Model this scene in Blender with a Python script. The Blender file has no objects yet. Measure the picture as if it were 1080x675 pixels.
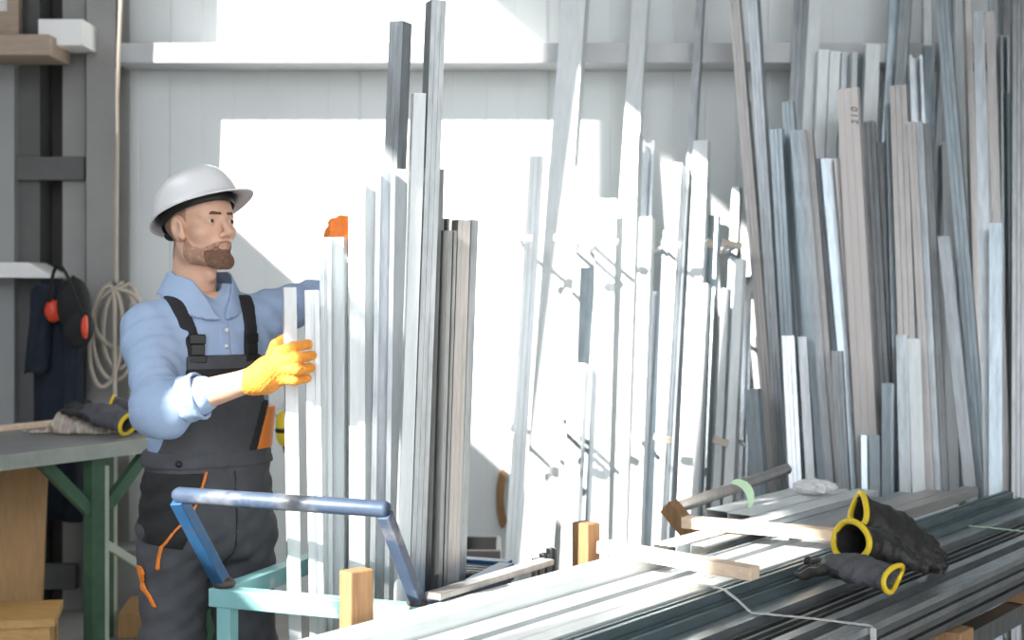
import bpy, bmesh, math, random
import numpy as np
from mathutils import Vector, Matrix, noise
random.seed(7)
R = math.radians
sc = bpy.context.scene
C = sc.collection

# ------------------------------------------------------------------ camera, world, sun, exposure
F_PX, HZ, CZ = 1500.0, 300.0, 1.55          # focal length in pixels, horizon row, eye height
cam = bpy.data.cameras.new('camera')
cam.sensor_width = 36.0
cam.lens = F_PX / 1080.0 * 36.0
cam.shift_y = -(337.5 - HZ) / 1080.0
cam.dof.use_dof = True
cam.dof.focus_distance = 3.75
cam.dof.aperture_fstop = 3.2
cam.clip_start = 0.05
cam_o = bpy.data.objects.new('camera', cam)
cam_o.location = (0, 0, CZ)
cam_o.rotation_euler = (R(90), 0, 0)
C.objects.link(cam_o)
sc.camera = cam_o

SUN_DIR = Vector((1.0, 1.05, -0.90)).normalized()
sun = bpy.data.lights.new('sun', 'SUN')
sun.energy = 10.5
sun.angle = R(0.6)
sun.color = (1.0, 0.955, 0.88)
sun_o = bpy.data.objects.new('sun', sun)
sun_o.rotation_euler = SUN_DIR.to_track_quat('-Z', 'Y').to_euler()
sun_o.location = (-8, -6, 9)
C.objects.link(sun_o)

w = bpy.data.worlds.new('daylight')
sc.world = w
w.use_nodes = True
nt = w.node_tree
bg = nt.nodes['Background']
bg.inputs['Strength'].default_value = 1.80
tc = nt.nodes.new('ShaderNodeTexCoord')
sep = nt.nodes.new('ShaderNodeSeparateXYZ')
rmp = nt.nodes.new('ShaderNodeValToRGB')
mr = nt.nodes.new('ShaderNodeMapRange')
mr.inputs['From Min'].default_value = -1.0
mr.inputs['From Max'].default_value = 1.0
nt.links.new(tc.outputs['Generated'], sep.inputs[0])
nt.links.new(sep.outputs['Z'], mr.inputs['Value'])
nt.links.new(mr.outputs['Result'], rmp.inputs[0])
rmp.color_ramp.elements[0].position = 0.40
rmp.color_ramp.elements[0].color = (0.22, 0.23, 0.24, 1)
rmp.color_ramp.elements[1].position = 0.62
rmp.color_ramp.elements[1].color = (0.93, 0.98, 1.04, 1)
dt = nt.nodes.new('ShaderNodeVectorMath'); dt.operation = 'DOT_PRODUCT'
dt.inputs[1].default_value = (-.80, -.55, .22)
m3 = nt.nodes.new('ShaderNodeMapRange')
m3.inputs['From Min'].default_value = -.75; m3.inputs['From Max'].default_value = .75
m3.inputs['To Min'].default_value = .16; m3.inputs['To Max'].default_value = 1.35
nt.links.new(tc.outputs['Generated'], dt.inputs[0])
nt.links.new(dt.outputs['Value'], m3.inputs['Value'])
mx = nt.nodes.new('ShaderNodeVectorMath'); mx.operation = 'SCALE'
# noise added to the world light, giving the metal contrasting reflections
nz = nt.nodes.new('ShaderNodeTexNoise'); nz.inputs['Scale'].default_value = 2.6; nz.inputs['Detail'].default_value = 1.0
m4 = nt.nodes.new('ShaderNodeMapRange')
m4.inputs['From Min'].default_value = .40; m4.inputs['From Max'].default_value = .60
m4.inputs['To Min'].default_value = .38; m4.inputs['To Max'].default_value = 1.62
mm = nt.nodes.new('ShaderNodeMath'); mm.operation = 'MULTIPLY'
mp = nt.nodes.new('ShaderNodeMapping'); mp.inputs['Scale'].default_value = (1.6, 1.6, .5)
nt.links.new(tc.outputs['Generated'], mp.inputs[0]); nt.links.new(mp.outputs[0], nz.inputs['Vector'])
nt.links.new(nz.outputs['Fac'], m4.inputs['Value'])
nt.links.new(m3.outputs['Result'], mm.inputs[0]); nt.links.new(m4.outputs['Result'], mm.inputs[1])
nt.links.new(rmp.outputs['Color'], mx.inputs[0]); nt.links.new(mm.outputs[0], mx.inputs['Scale'])
nt.links.new(mx.outputs['Vector'], bg.inputs['Color'])

sc.view_settings.view_transform = 'Standard'
sc.view_settings.look = 'None'
sc.view_settings.exposure = 0.72
sc.view_settings.gamma = 1.0
sc.view_settings.use_curve_mapping = False

# ------------------------------------------------------------------ helpers
def P(px, py, d):
    """The point at depth d that stands at pixel (px, py)."""
    return Vector(((px - 540.0) / F_PX * d, d, CZ - (py - HZ) / F_PX * d))

def PZ(px, py, z):
    """The point at height z that stands at pixel (px, py)."""
    return P(px, py, (CZ - z) * F_PX / (py - HZ))

def tag(o, label=None, cat=None, group=None, kind=None):
    if label: o['label'] = label
    if cat: o['category'] = cat
    if group: o['group'] = group
    if kind: o['kind'] = kind
    return o

def link(o, parent=None):
    C.objects.link(o)
    if parent is not None:
        o.parent = parent
        r, t = parent, Vector((0, 0, 0))
        while r is not None:
            if r.type == 'EMPTY': t = r.location.copy()
            r = r.parent
        if parent.type == 'EMPTY':
            o.matrix_parent_inverse = Matrix.Translation(-t)
    return o

def empty(name, loc, label, cat, group=None):
    o = bpy.data.objects.new(name, None)
    o.location = loc
    o.empty_display_size = 0.1
    C.objects.link(o)
    return tag(o, label, cat, group)

class MB:
    def __init__(s): s.v, s.f = [], []
    def add(s, vs, fs):
        n = len(s.v)
        s.v += [Vector(p) for p in vs]
        s.f += [tuple(i + n for i in f) for f in fs]
        return s
    def box(s, c, size, rot=None):
        hx, hy, hz = [q / 2 for q in size]
        vs = [Vector((x, y, z)) for x in (-hx, hx) for y in (-hy, hy) for z in (-hz, hz)]
        if rot is not None: vs = [rot @ p for p in vs]
        c = Vector(c)
        return s.add([c + p for p in vs], [(0,1,3,2),(4,6,7,5),(0,4,5,1),(2,3,7,6),(0,2,6,4),(1,5,7,3)])
    def beam(s, a, b, wd, ht, up=(0, 0, 1)):
        a, b = Vector(a), Vector(b)
        y = (b - a).normalized()
        x = y.cross(Vector(up))
        if x.length < 1e-4: x = y.cross(Vector((0, 1, 0)))
        x.normalize()
        z = x.cross(y)
        m = Matrix((x, y, z)).transposed()
        return s.box((a + b) / 2, (wd, (b - a).length, ht), m)
    def tube(s, pts, r, n=8, caps=True):
        pts = [Vector(p) for p in pts]
        rs = r if isinstance(r, (list, tuple)) else [r] * len(pts)
        rings, nx = [], None
        for i, p in enumerate(pts):
            t = (pts[min(i + 1, len(pts) - 1)] - pts[max(i - 1, 0)])
            t.normalize()
            if nx is None:
                nx = t.cross(Vector((0.13, 0.31, 0.94)))
                if nx.length < 1e-3: nx = t.cross(Vector((1, 0, 0)))
            else:
                nx = nx - t * nx.dot(t)
            nx.normalize()
            ny = t.cross(nx)
            rings.append([p + (nx * math.cos(a) + ny * math.sin(a)) * rs[i] for a in [2 * math.pi * k / n for k in range(n)]])
        vs = [q for rg in rings for q in rg]
        fs = []
        for i in range(len(pts) - 1):
            for k in range(n):
                fs.append((i*n+k, i*n+(k+1) % n, (i+1)*n+(k+1) % n, (i+1)*n+k))
        if caps:
            fs.append(tuple(range(n))[::-1])
            fs.append(tuple(range((len(pts)-1)*n, len(pts)*n)))
        return s.add(vs, fs)
    def ring(s, pts, r, n=8):
        """closed tube"""
        pts = [Vector(p) for p in pts]
        m = len(pts)
        cen = sum(pts, Vector()) / m
        vs, fs = [], []
        for i, p in enumerate(pts):
            t = (pts[(i+1) % m] - pts[i-1]).normalized()
            o = (p - cen)
            o = (o - t * o.dot(t)).normalized()
            q = t.cross(o)
            vs += [p + (o * math.cos(a) + q * math.sin(a)) * r for a in [2*math.pi*k/n for k in range(n)]]
        for i in range(m):
            j = (i + 1) % m
            for k in range(n):
                fs.append((i*n+k, i*n+(k+1) % n, j*n+(k+1) % n, j*n+k))
        return s.add(vs, fs)
    def ball(s, c, r, M=None, nu=16, nv=10):
        c = Vector(c)
        rr = r if isinstance(r, (list, tuple)) else (r, r, r)
        vs, fs = [], []
        for j in range(nv + 1):
            th = math.pi * j / nv
            for i in range(nu):
                ph = 2 * math.pi * i / nu
                q = Vector((rr[0]*math.sin(th)*math.cos(ph), rr[1]*math.sin(th)*math.sin(ph), rr[2]*math.cos(th)))
                vs.append(c + (M @ q if M is not None else q))
        for j in range(nv):
            for i in range(nu):
                fs.append((j*nu+i, (j+1)*nu+i, (j+1)*nu+(i+1) % nu, j*nu+(i+1) % nu))
        return s.add(vs, fs)
    def cyl(s, a, b, r, n=16): return s.tube([a, b], r, n)
    def build(s, name, mat, parent=None, smooth=False, bevel=0.0):
        me = bpy.data.meshes.new(name)
        me.from_pydata([tuple(p) for p in s.v], [], s.f)
        bm = bmesh.new(); bm.from_mesh(me)
        bmesh.ops.remove_doubles(bm, verts=bm.verts, dist=1e-6)
        bmesh.ops.recalc_face_normals(bm, faces=bm.faces)
        bm.to_mesh(me); bm.free()
        if smooth:
            for p in me.polygons: p.use_smooth = True
        me.materials.append(mat)
        o = bpy.data.objects.new(name, me)
        if bevel:
            b = o.modifiers.new('bevel', 'BEVEL'); b.width = bevel; b.segments = 2; b.limit_method = 'ANGLE'
        return link(o, parent)

# signed-distance sculpting: smooth unions of tapered capsules and ellipsoids, meshed with surface nets
def V(*a): return np.array(a[0] if len(a) == 1 else a, dtype=np.float32)
def s_cone(p, a, b, ra, rb):
    a, b = V(a), V(b)
    ba = b - a
    h = np.clip(((p - a) @ ba) / float(ba @ ba), 0, 1)
    return np.linalg.norm(p - a - h[:, None] * ba, axis=1) - (ra + (rb - ra) * h)
def s_ell(p, c, r, M=None):
    q = p - V(c)
    if M is not None: q = q @ V(M)
    r = V(r)
    k0 = np.linalg.norm(q / r, axis=1)
    k1 = np.linalg.norm(q / (r * r), axis=1) + 1e-9
    return k0 * (k0 - 1) / k1
def s_box(p, c, hs, M=None, rd=0.0):
    q = p - V(c)
    if M is not None: q = q @ V(M)
    q = np.abs(q) - V(hs) + rd
    return np.linalg.norm(np.maximum(q, 0), axis=1) + np.minimum(q.max(axis=1), 0) - rd
def smin(a, b, k):
    h = np.maximum(k - np.abs(a - b), 0) / k
    return np.minimum(a, b) - h * h * k * 0.25
def smax(a, b, k): return -smin(-a, -b, k)
def surface_net(f, lo, hi, h):
    lo, hi = np.array(lo, float), np.array(hi, float)
    n = np.ceil((hi - lo) / h).astype(int) + 1
    ax = [(lo[i] + h * np.arange(n[i])).astype(np.float32) for i in range(3)]
    vals = np.empty(n, np.float32)
    step = max(1, int(400000 / (n[1] * n[2])))
    for i0 in range(0, n[0], step):
        g = np.stack(np.meshgrid(ax[0][i0:i0+step], ax[1], ax[2], indexing='ij'), -1)
        vals[i0:i0+step] = f(g.reshape(-1, 3)).reshape(g.shape[:3])
    ins = vals < 0
    c = [(i, j, k) for i in (0, 1) for j in (0, 1) for k in (0, 1)]
    sl = lambda A, o: A[o[0]:n[0]-1+o[0], o[1]:n[1]-1+o[1], o[2]:n[2]-1+o[2]]
    cnt = sum(sl(ins, o).astype(np.int8) for o in c)
    act = (cnt > 0) & (cnt < 8)
    idx = -np.ones(act.shape, int)
    cells = np.argwhere(act)
    idx[act] = np.arange(len(cells))
    acc = np.zeros((len(cells), 3)); num = np.zeros(len(cells))
    for a in c:
        for d in range(3):
            if a[d]: continue
            b = list(a); b[d] = 1
            va = vals[tuple((cells + a).T)]; vb = vals[tuple((cells + b).T)]
            m = (va < 0) != (vb < 0)
            t = va[m] / (va[m] - vb[m])
            q = np.tile(np.array(a, float), (m.sum(), 1)); q[:, d] = t
            acc[m] += q; num[m] += 1
    verts = lo + h * (cells + acc / num[:, None])
    faces = []
    for d in range(3):
        e1, e2 = (d + 1) % 3, (d + 2) % 3
        A = [slice(None)] * 3; B = [slice(None)] * 3
        A[d] = slice(0, n[d]-1); B[d] = slice(1, n[d])
        for q in (e1, e2): A[q] = slice(1, n[q]-1); B[q] = slice(1, n[q]-1)
        ia, ib = ins[tuple(A)], ins[tuple(B)]
        e = np.argwhere(ia != ib)
        flip = ia[ia != ib]
        base = e.copy(); base[:, e1] += 1; base[:, e2] += 1
        q = []
        for da, db in ((0, 0), (1, 0), (1, 1), (0, 1)):
            cc = base.copy(); cc[:, e1] -= da; cc[:, e2] -= db
            q.append(idx[tuple(cc.T)])
        q = np.stack(q, 1)
        q[~flip] = q[~flip][:, ::-1]
        faces.append(q)
    faces = np.concatenate(faces)
    faces = faces[(faces >= 0).all(1)]
    return verts, faces
def sdf_obj(name, f, lo, hi, h, mat, parent=None, extra=None, sm=0):
    vs, fs = surface_net(f, lo, hi, h)
    if extra:
        for (f2, lo2, hi2, h2) in extra:
            v2, f2_ = surface_net(f2, lo2, hi2, h2)
            fs = np.concatenate([fs, f2_ + len(vs)]); vs = np.concatenate([vs, v2])
    me = bpy.data.meshes.new(name)
    me.from_pydata(vs.tolist(), [], fs.tolist())
    for p in me.polygons: p.use_smooth = True
    me.materials.append(mat)
    o = bpy.data.objects.new(name, me)
    if sm:
        m = o.modifiers.new('smooth', 'SMOOTH'); m.factor = 0.5; m.iterations = sm
    return link(o, parent)

# ------------------------------------------------------------------ materials
def mat(name, col, rough=0.5, metal=0.0, var=0.0, vscale=6.0, bump=0.0, bscale=40.0, col2=None, c2scale=3.0, c2amt=0.5, stretch=None, rnd=0.0, spec=0.5):
    m = bpy.data.materials.new(name)
    m.use_nodes = True
    nt = m.node_tree; N = nt.nodes; L = nt.links
    b = N['Principled BSDF']
    b.inputs['Roughness'].default_value = rough
    b.inputs['Metallic'].default_value = metal
    b.inputs['Specular IOR Level'].default_value = spec
    tc = N.new('ShaderNodeTexCoord')
    src = tc.outputs['Object']
    if stretch:
        mp = N.new('ShaderNodeMapping'); mp.inputs['Scale'].default_value = stretch
        L.new(src, mp.inputs[0]); src = mp.outputs[0]
    rgb = N.new('ShaderNodeRGB'); rgb.outputs[0].default_value = (*col, 1)
    out = rgb.outputs[0]
    if col2:
        n = N.new('ShaderNodeTexNoise'); n.inputs['Scale'].default_value = c2scale; n.inputs['Detail'].default_value = 5
        L.new(src, n.inputs['Vector'])
        r = N.new('ShaderNodeValToRGB')
        r.color_ramp.elements[0].position = c2amt - 0.06; r.color_ramp.elements[1].position = c2amt + 0.06
        L.new(n.outputs['Fac'], r.inputs[0])
        mx = N.new('ShaderNodeMix'); mx.data_type = 'RGBA'
        L.new(r.outputs['Color'], mx.inputs['Factor'])
        L.new(out, mx.inputs[6]); mx.inputs[7].default_value = (*col2, 1)
        out = mx.outputs[2]
    if var or rnd:
        hsv = N.new('ShaderNodeHueSaturation')
        L.new(out, hsv.inputs['Color'])
        val = None
        if var:
            n = N.new('ShaderNodeTexNoise'); n.inputs['Scale'].default_value = vscale; n.inputs['Detail'].default_value = 6
            n.inputs['Roughness'].default_value = 0.65
            L.new(src, n.inputs['Vector'])
            mr = N.new('ShaderNodeMapRange'); mr.inputs['From Min'].default_value = 0.3; mr.inputs['From Max'].default_value = 0.7
            mr.inputs['To Min'].default_value = 1 - var; mr.inputs['To Max'].default_value = 1 + var
            L.new(n.outputs['Fac'], mr.inputs['Value']); val = mr.outputs['Result']
        if rnd:
            oi = N.new('ShaderNodeObjectInfo')
            m2 = N.new('ShaderNodeMapRange'); m2.inputs['To Min'].default_value = 1 - rnd; m2.inputs['To Max'].default_value = 1 + rnd
            L.new(oi.outputs['Random'], m2.inputs['Value'])
            if val is None: val = m2.outputs['Result']
            else:
                mm = N.new('ShaderNodeMath'); mm.operation = 'MULTIPLY'
                L.new(val, mm.inputs[0]); L.new(m2.outputs['Result'], mm.inputs[1]); val = mm.outputs[0]
        L.new(val, hsv.inputs['Value'])
        out = hsv.outputs['Color']
    L.new(out, b.inputs['Base Color'])
    if bump:
        n = N.new('ShaderNodeTexNoise'); n.inputs['Scale'].default_value = bscale; n.inputs['Detail'].default_value = 4
        L.new(src, n.inputs['Vector'])
        bp = N.new('ShaderNodeBump'); bp.inputs['Strength'].default_value = bump; bp.inputs['Distance'].default_value = 0.01
        L.new(n.outputs['Fac'], bp.inputs['Height']); L.new(bp.outputs[0], b.inputs['Normal'])
    return m

ZS = (14, 14, 2.2)
M = dict(
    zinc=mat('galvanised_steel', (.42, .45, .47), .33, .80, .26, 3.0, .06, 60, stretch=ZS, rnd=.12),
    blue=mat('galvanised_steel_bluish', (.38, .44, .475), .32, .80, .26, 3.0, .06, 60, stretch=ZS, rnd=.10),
    pale=mat('galvanised_steel_pale', (.70, .74, .75), .38, .22, .10, 3.0, .04, 60, stretch=ZS, rnd=.06),  # whiter, less metallic copy; sunlit white put into the steel's colour
    warm=mat('galvanised_steel_warm', (.48, .455, .44), .36, .65, .16, 3.0, .05, 60, stretch=ZS, rnd=.06),
    beige=mat('steel_beige_film', (.66, .615, .60), .5, .12, .05, 3.0, 0, 60, stretch=ZS),
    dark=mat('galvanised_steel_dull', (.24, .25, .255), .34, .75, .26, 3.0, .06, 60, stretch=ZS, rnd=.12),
    teal=mat('steel_teal_shade', (.17, .23, .25), .4, .6, .2, 3.0, .05, 60, stretch=ZS, rnd=.10),  # shade on the sides of the stack's step put into the colour
    wall=mat('sandwich_panel', (.80, .835, .84), .55, 0, .03, 2.0),
    wallgrey=mat('side_wall_paint', (.36, .37, .37), .7, 0, .08, 2.0),
    joint=mat('panel_joint', (.30, .33, .34), .6),
    girt=mat('painted_girt', (.50, .51, .52), .5, .1, .05),
    floor=mat('concrete', (.36, .35, .33), .8, 0, .18, 2.5, .2, 30),
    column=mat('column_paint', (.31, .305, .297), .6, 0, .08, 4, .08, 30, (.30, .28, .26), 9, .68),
    colshade=mat('column_grey_shade', (.125, .125, .123), .65, 0, .12, 4),  # darker column grey; shade at the left end put into the colour
    recess_shade=mat('recess_shade', (.055, .048, .043), .7, 0, .2, 5),  # dark sheet whose colour stands in for the shade of a recess
    tan=mat('tan_timber', (.40, .31, .24), .6, 0, .12, 5, stretch=(2, 12, 12)),
    wood=mat('pine_timber', (.34, .195, .095), .65, 0, .22, 4, .12, 30, (.42, .23, .10), 5, .62, stretch=(18, 18, 1.6)),
    batten=mat('pale_batten', (.78, .60, .45), .65, 0, .12, 4, .08, 30, stretch=(2, 14, 14)),
    ply=mat('plywood', (.43, .25, .10), .6, 0, .16, 4, .05, 30, stretch=(8, 8, 1.2)),
    stool=mat('varnished_pine', (.55, .32, .11), .45, 0, .18, 4, .05, 30, stretch=(3, 14, 14)),
    turq=mat('turquoise_paint', (.27, .56, .58), .5, .1, .08, 8, .08, 40, (.72, .70, .66), 14, .66),
    bluep=mat('blue_paint', (.022, .095, .22), .45, .2, .2, 10, .08, 40, (.10, .085, .08), 18, .66),
    rail=mat('worn_blue_rail', (.075, .11, .18), .42, .25, .2, 8, .05, 40, (.26, .27, .29), 8, .54),
    rust=mat('scorched_steel', (.10, .075, .065), .6, .5, .3, 20, .2, 40),
    green=mat('green_paint', (.055, .125, .075), .5, 0, .2, 8, .1, 40),
    greenpale=mat('pale_green_paint', (.46, .50, .42), .5, 0, .1, 8),
    benchtop=mat('bench_sheet', (.27, .275, .275), .5, .3, .18, 4, .08, 30),
    edge=mat('bench_edge', (.40, .44, .40), .5, .2, .15, 8),
    coat=mat('navy_cloth', (.012, .019, .034), .9, 0, .25, 8, .3, 40),
    black=mat('black_cloth', (.013, .013, .014), .8, 0, .2, 20, .2, 60),
    red=mat('red_plastic', (.75, .07, .03), .35),
    cable=mat('beige_cable', (.50, .44, .37), .5, 0, .1),
    white=mat('white_paint', (.88, .88, .87), .45),
    yellow=mat('yellow_rubber', (.78, .56, .02), .5, 0, .08, 30),
    glovegrey=mat('charcoal_knit', (.085, .087, .098), .85, 0, .25, 30, .5, 160),
    gloveblack=mat('black_latex', (.022, .021, .020), .55, 0, .3, 20, .5, 60),
    orange=mat('orange_knit', (.92, .36, .05), .75, 0, .16, 40, .5, 200),
    orangedark=mat('orange_latex', (.93, .23, .03), .55, 0, .1, 40, .3, 90),
    shirt=mat('blue_shirt', (.35, .465, .66), .85, 0, .05, 20, .55, 16),
    bib=mat('charcoal_workwear', (.076, .078, .088), .8, 0, .16, 14, .55, 16),
    bibblack=mat('black_workwear', (.018, .018, .020), .8, 0, .1, 14, .3, 45),
    piping=mat('orange_piping', (.90, .25, .03), .6),
    skin=mat('skin', (.70, .43, .31), .5, 0, .05, 14, .04, 120),
    lip=mat('lip', (.54, .28, .22), .45),
    beard=mat('beard_hair', (.205, .112, .072), .85, 0, .30, 90, .6, 300, (.34, .20, .14), 60, .60),
    stubble=mat('stubble', (.40, .235, .16), .8, 0, .16, 90, .5, 300, (.52, .315, .225), 70, .55),
    hair=mat('short_brown_hair', (.36, .22, .155), .8, 0, .25, 60, .6, 300),
    brow=mat('eyebrow', (.12, .065, .04), .9),
    eye=mat('eye_white', (.72, .70, .68), .2),
    iris=mat('iris', (.025, .032, .04), .3),
    hat=mat('white_hard_hat', (.80, .79, .80), .28),
    plastic=mat('black_plastic', (.012, .012, .013), .4),
    strap=mat('white_strap', (.62, .64, .63), .5),
    greentape=mat('green_tape', (.50, .72, .48), .5),
    film=mat('crumpled_film', (.72, .72, .72), .3, 0, .1, 20, .5, 30),
    ink=mat('black_ink', (.02, .02, .02), .7),
    boots=mat('boot_leather', (.03, .025, .02), .6),
    rubber=mat('wheel_rubber', (.03, .03, .03), .7),
    glass=None,
)
def striped(name, cols, scale):
    m = mat(name, cols[0], .9, 0, .1, 20, .3, 50)
    N, L = m.node_tree.nodes, m.node_tree.links
    b = N['Principled BSDF']
    tc = N.new('ShaderNodeTexCoord'); wv = N.new('ShaderNodeTexWave')
    wv.inputs['Scale'].default_value = scale; wv.inputs['Distortion'].default_value = 2.0
    rp = N.new('ShaderNodeValToRGB')
    rp.color_ramp.interpolation = 'CONSTANT'
    for i, c in enumerate(cols):
        e = rp.color_ramp.elements[i] if i < 2 else rp.color_ramp.elements.new(0.5)
        e.position = i / len(cols); e.color = (*c, 1)
    L.new(tc.outputs['Object'], wv.inputs['Vector']); L.new(wv.outputs['Fac'], rp.inputs[0])
    for l in list(b.inputs['Base Color'].links): L.remove(l)
    L.new(rp.outputs['Color'], b.inputs['Base Color'])
    return m
M['rag'] = striped('striped_rag', [(.42, .40, .36), (.62, .30, .18), (.30, .36, .37), (.55, .50, .42)], 9)
# ------------------------------------------------------------------ the hall
WY, LX = 7.0, -3.2                            # back wall plane, left wall plane
def struct(name, mb, m, **k): return tag(mb.build(name, m, **k), kind='structure')

struct('floor', MB().box((1.4, 1.0, -.05), (9.4, 12.2, .1)), M['floor'])
struct('ceiling', MB().box((1.4, 1.0, 7.05), (9.4, 12.2, .1)), M['wallgrey'])
# back wall of insulated panels: a wide rib every 0.92 m with fine ribs between
def panel_wall():
    mb = MB()
    xs = []
    x = -3.3
    pts = []
    seams = [(180 - 540) / 1500 * 7 + .93 * k for k in range(-3, 8)]
    fine = .155
    y0 = WY
    x, x1 = -3.3, 6.1
    prof = [(x, 0)]
    ev = []
    for s in seams:
        ev.append((s, .007, .012))
        for k in range(1, 6): ev.append((s + fine * k, .005, .0022))
    ev = sorted(e for e in ev if x + .05 < e[0] < x1 - .05)
    for s, hw, dp in ev:
        prof += [(s - hw, 0), (s - hw * .5, dp), (s + hw * .5, dp), (s + hw, 0)]
    prof.append((x1, 0))
    vs, fs = [], []
    for (a, d) in prof:
        vs += [(a, y0 + d, 0), (a, y0 + d, 7.0)]
    n = len(prof)
    for i in range(n - 1): fs.append((2*i, 2*i+2, 2*i+3, 2*i+1))
    b0 = len(vs)
    vs += [(-3.3, y0 + .1, 0), (-3.3, y0 + .1, 7), (x1, y0 + .1, 0), (x1, y0 + .1, 7)]
    fs += [(b0, b0+1, b0+3, b0+2), (0, 1, b0+1, b0), (2*n-2, b0+2, b0+3, 2*n-1)]
    return mb.add(vs, fs)
struct('wall_back', panel_wall(), M['wall'])

# left wall with two high windows: the sun comes in through them
W = [(3.08, 5.16, 3.47, 5.85), (1.80, 2.87, 3.12, 5.85), (-.30, 1.09, 3.05, 4.60)]      # y0, y1, sill, head
def left_wall():
    mb = MB()
    def blk(y0, y1, z0, z1):
        if y1 > y0 and z1 > z0: mb.box((LX - .06, (y0 + y1) / 2, (z0 + z1) / 2), (.12, y1 - y0, z1 - z0))
    blk(-5.0, W[2][0], 0, 7)
    blk(W[2][1], W[1][0], 0, 7)
    blk(W[1][1], W[0][0], 0, 7)
    blk(W[0][1], 7.1, 0, 7)
    for (a, b, s, h) in W:
        blk(a, b, 0, s); blk(a, b, h, 7)
    return mb
struct('wall_left', left_wall(), M['wallgrey'])
for i, (a, b, s, h) in enumerate(W):
    mb = MB()
    t = .035
    x = LX - .06
    mb.box((x, a + t/2, (s+h)/2), (.08, t, h - s)); mb.box((x, b - t/2, (s+h)/2), (.08, t, h - s))
    mb.box((x, (a+b)/2, s + t/2), (.08, b - a - 2*t, t)); mb.box((x, (a+b)/2, h - t/2), (.08, b - a - 2*t, t))
    if i == 2:
        mb.box((x, .76, 3.92), (.08, .66, .11)); mb.box((x, .76, 4.06), (.05, .66, .035)); mb.box((x, .945, 4.28), (.05, .31, .60)); mb.box((x, .42, (s+h)/2), (.06, .03, h - s - 2*t))  # the solid sash panel is added to shade the left glove
    struct('window_%d' % (i + 1), mb, M['white'])

struct('wall_right', MB().box((5.2, 1.0, 3.5), (.12, 12.2, 7)), M['wallgrey'])
# horizontal girt along the back wall: a pressed channel
gx0, gx1 = (150 - 540) / 1500 * 6.72 - .13, 5.9
def girt():
    mb = MB()
    mb.box(((gx0+gx1)/2, 6.725, 2.645), (gx1-gx0, .01, .092))
    mb.box(((gx0+gx1)/2, 6.86, 2.687), (gx1-gx0, .27, .008))
    mb.box(((gx0+gx1)/2, 6.86, 2.603), (gx1-gx0, .27, .008))
    return mb
struct('trim_1', girt(), M['girt'])
# steel column (an I section) and the posts, crosspieces and a dark sheet painted as the recess's shade
def vbar(px0, px1, d, z0, z1, th, m, name, flangey=False):
    x0, x1 = (px0-540)/1500*d, (px1-540)/1500*d
    mb = MB()
    if flangey:
        mb.box(((x0+x1)/2, d + .007, (z0+z1)/2), (x1-x0, .014, z1-z0))
        mb.box(((x0+x1)/2, d + th/2, (z0+z1)/2), (.012, th - .028, z1-z0))
        mb.box(((x0+x1)/2, d + th - .007, (z0+z1)/2), (x1-x0, .014, z1-z0))
    else:
        mb.box(((x0+x1)/2, d + th/2, (z0+z1)/2), (x1-x0, th, z1-z0))
    return struct(name, mb, m)
vbar(91, 121, 6.70, 0, 6.9, .26, M['column'], 'trim_2', True)
vbar(66, 90, 6.78, 0, 6.9, .18, M['column'], 'trim_3')
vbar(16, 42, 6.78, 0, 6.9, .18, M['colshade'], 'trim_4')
vbar(-60, 66, 6.965, 0, 6.9, .03, M['recess_shade'], 'trim_5')
vbar(-90, 15, 6.72, 0, 2.63, .22, M['wallgrey'], 'trim_6')
def hbar(px0, px1, py0, py1, d, th, m, name):
    a, b = P(px0, py0, d), P(px1, py1, d)
    return struct(name, MB().box(((a.x+b.x)/2, d + th/2, (a.z+b.z)/2), (b.x-a.x, th, a.z-b.z)), m, bevel=.004)
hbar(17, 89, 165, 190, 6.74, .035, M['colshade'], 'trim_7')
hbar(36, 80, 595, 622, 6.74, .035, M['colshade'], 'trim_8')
hbar(40, 88, 20, 48, 6.50, .22, M['white'], 'trim_9')  # sunlit beam end, its sunlight put into the white colour
hbar(-90, 52, 36, 58, 6.40, .30, M['tan'], 'trim_10')
# framed light in the top left corner, above the tan beam
mb = MB()
for (a, b, c, d_) in ((-90, 20, -40, -20), (8, 20, -20, 36), (-90, 8, 12, 36)):
    p, q = P(a, c, 6.62), P(b, d_, 6.62)
    mb.box(((p.x+q.x)/2, 6.64, (p.z+q.z)/2), (q.x-p.x, .05, p.z-q.z))
struct('window_4', mb, M['tan'])
hbar(-90, 8, -20, 12, 6.66, .01, M['white'], 'trim_11')  # white board standing in for the daylight in the pane
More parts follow.
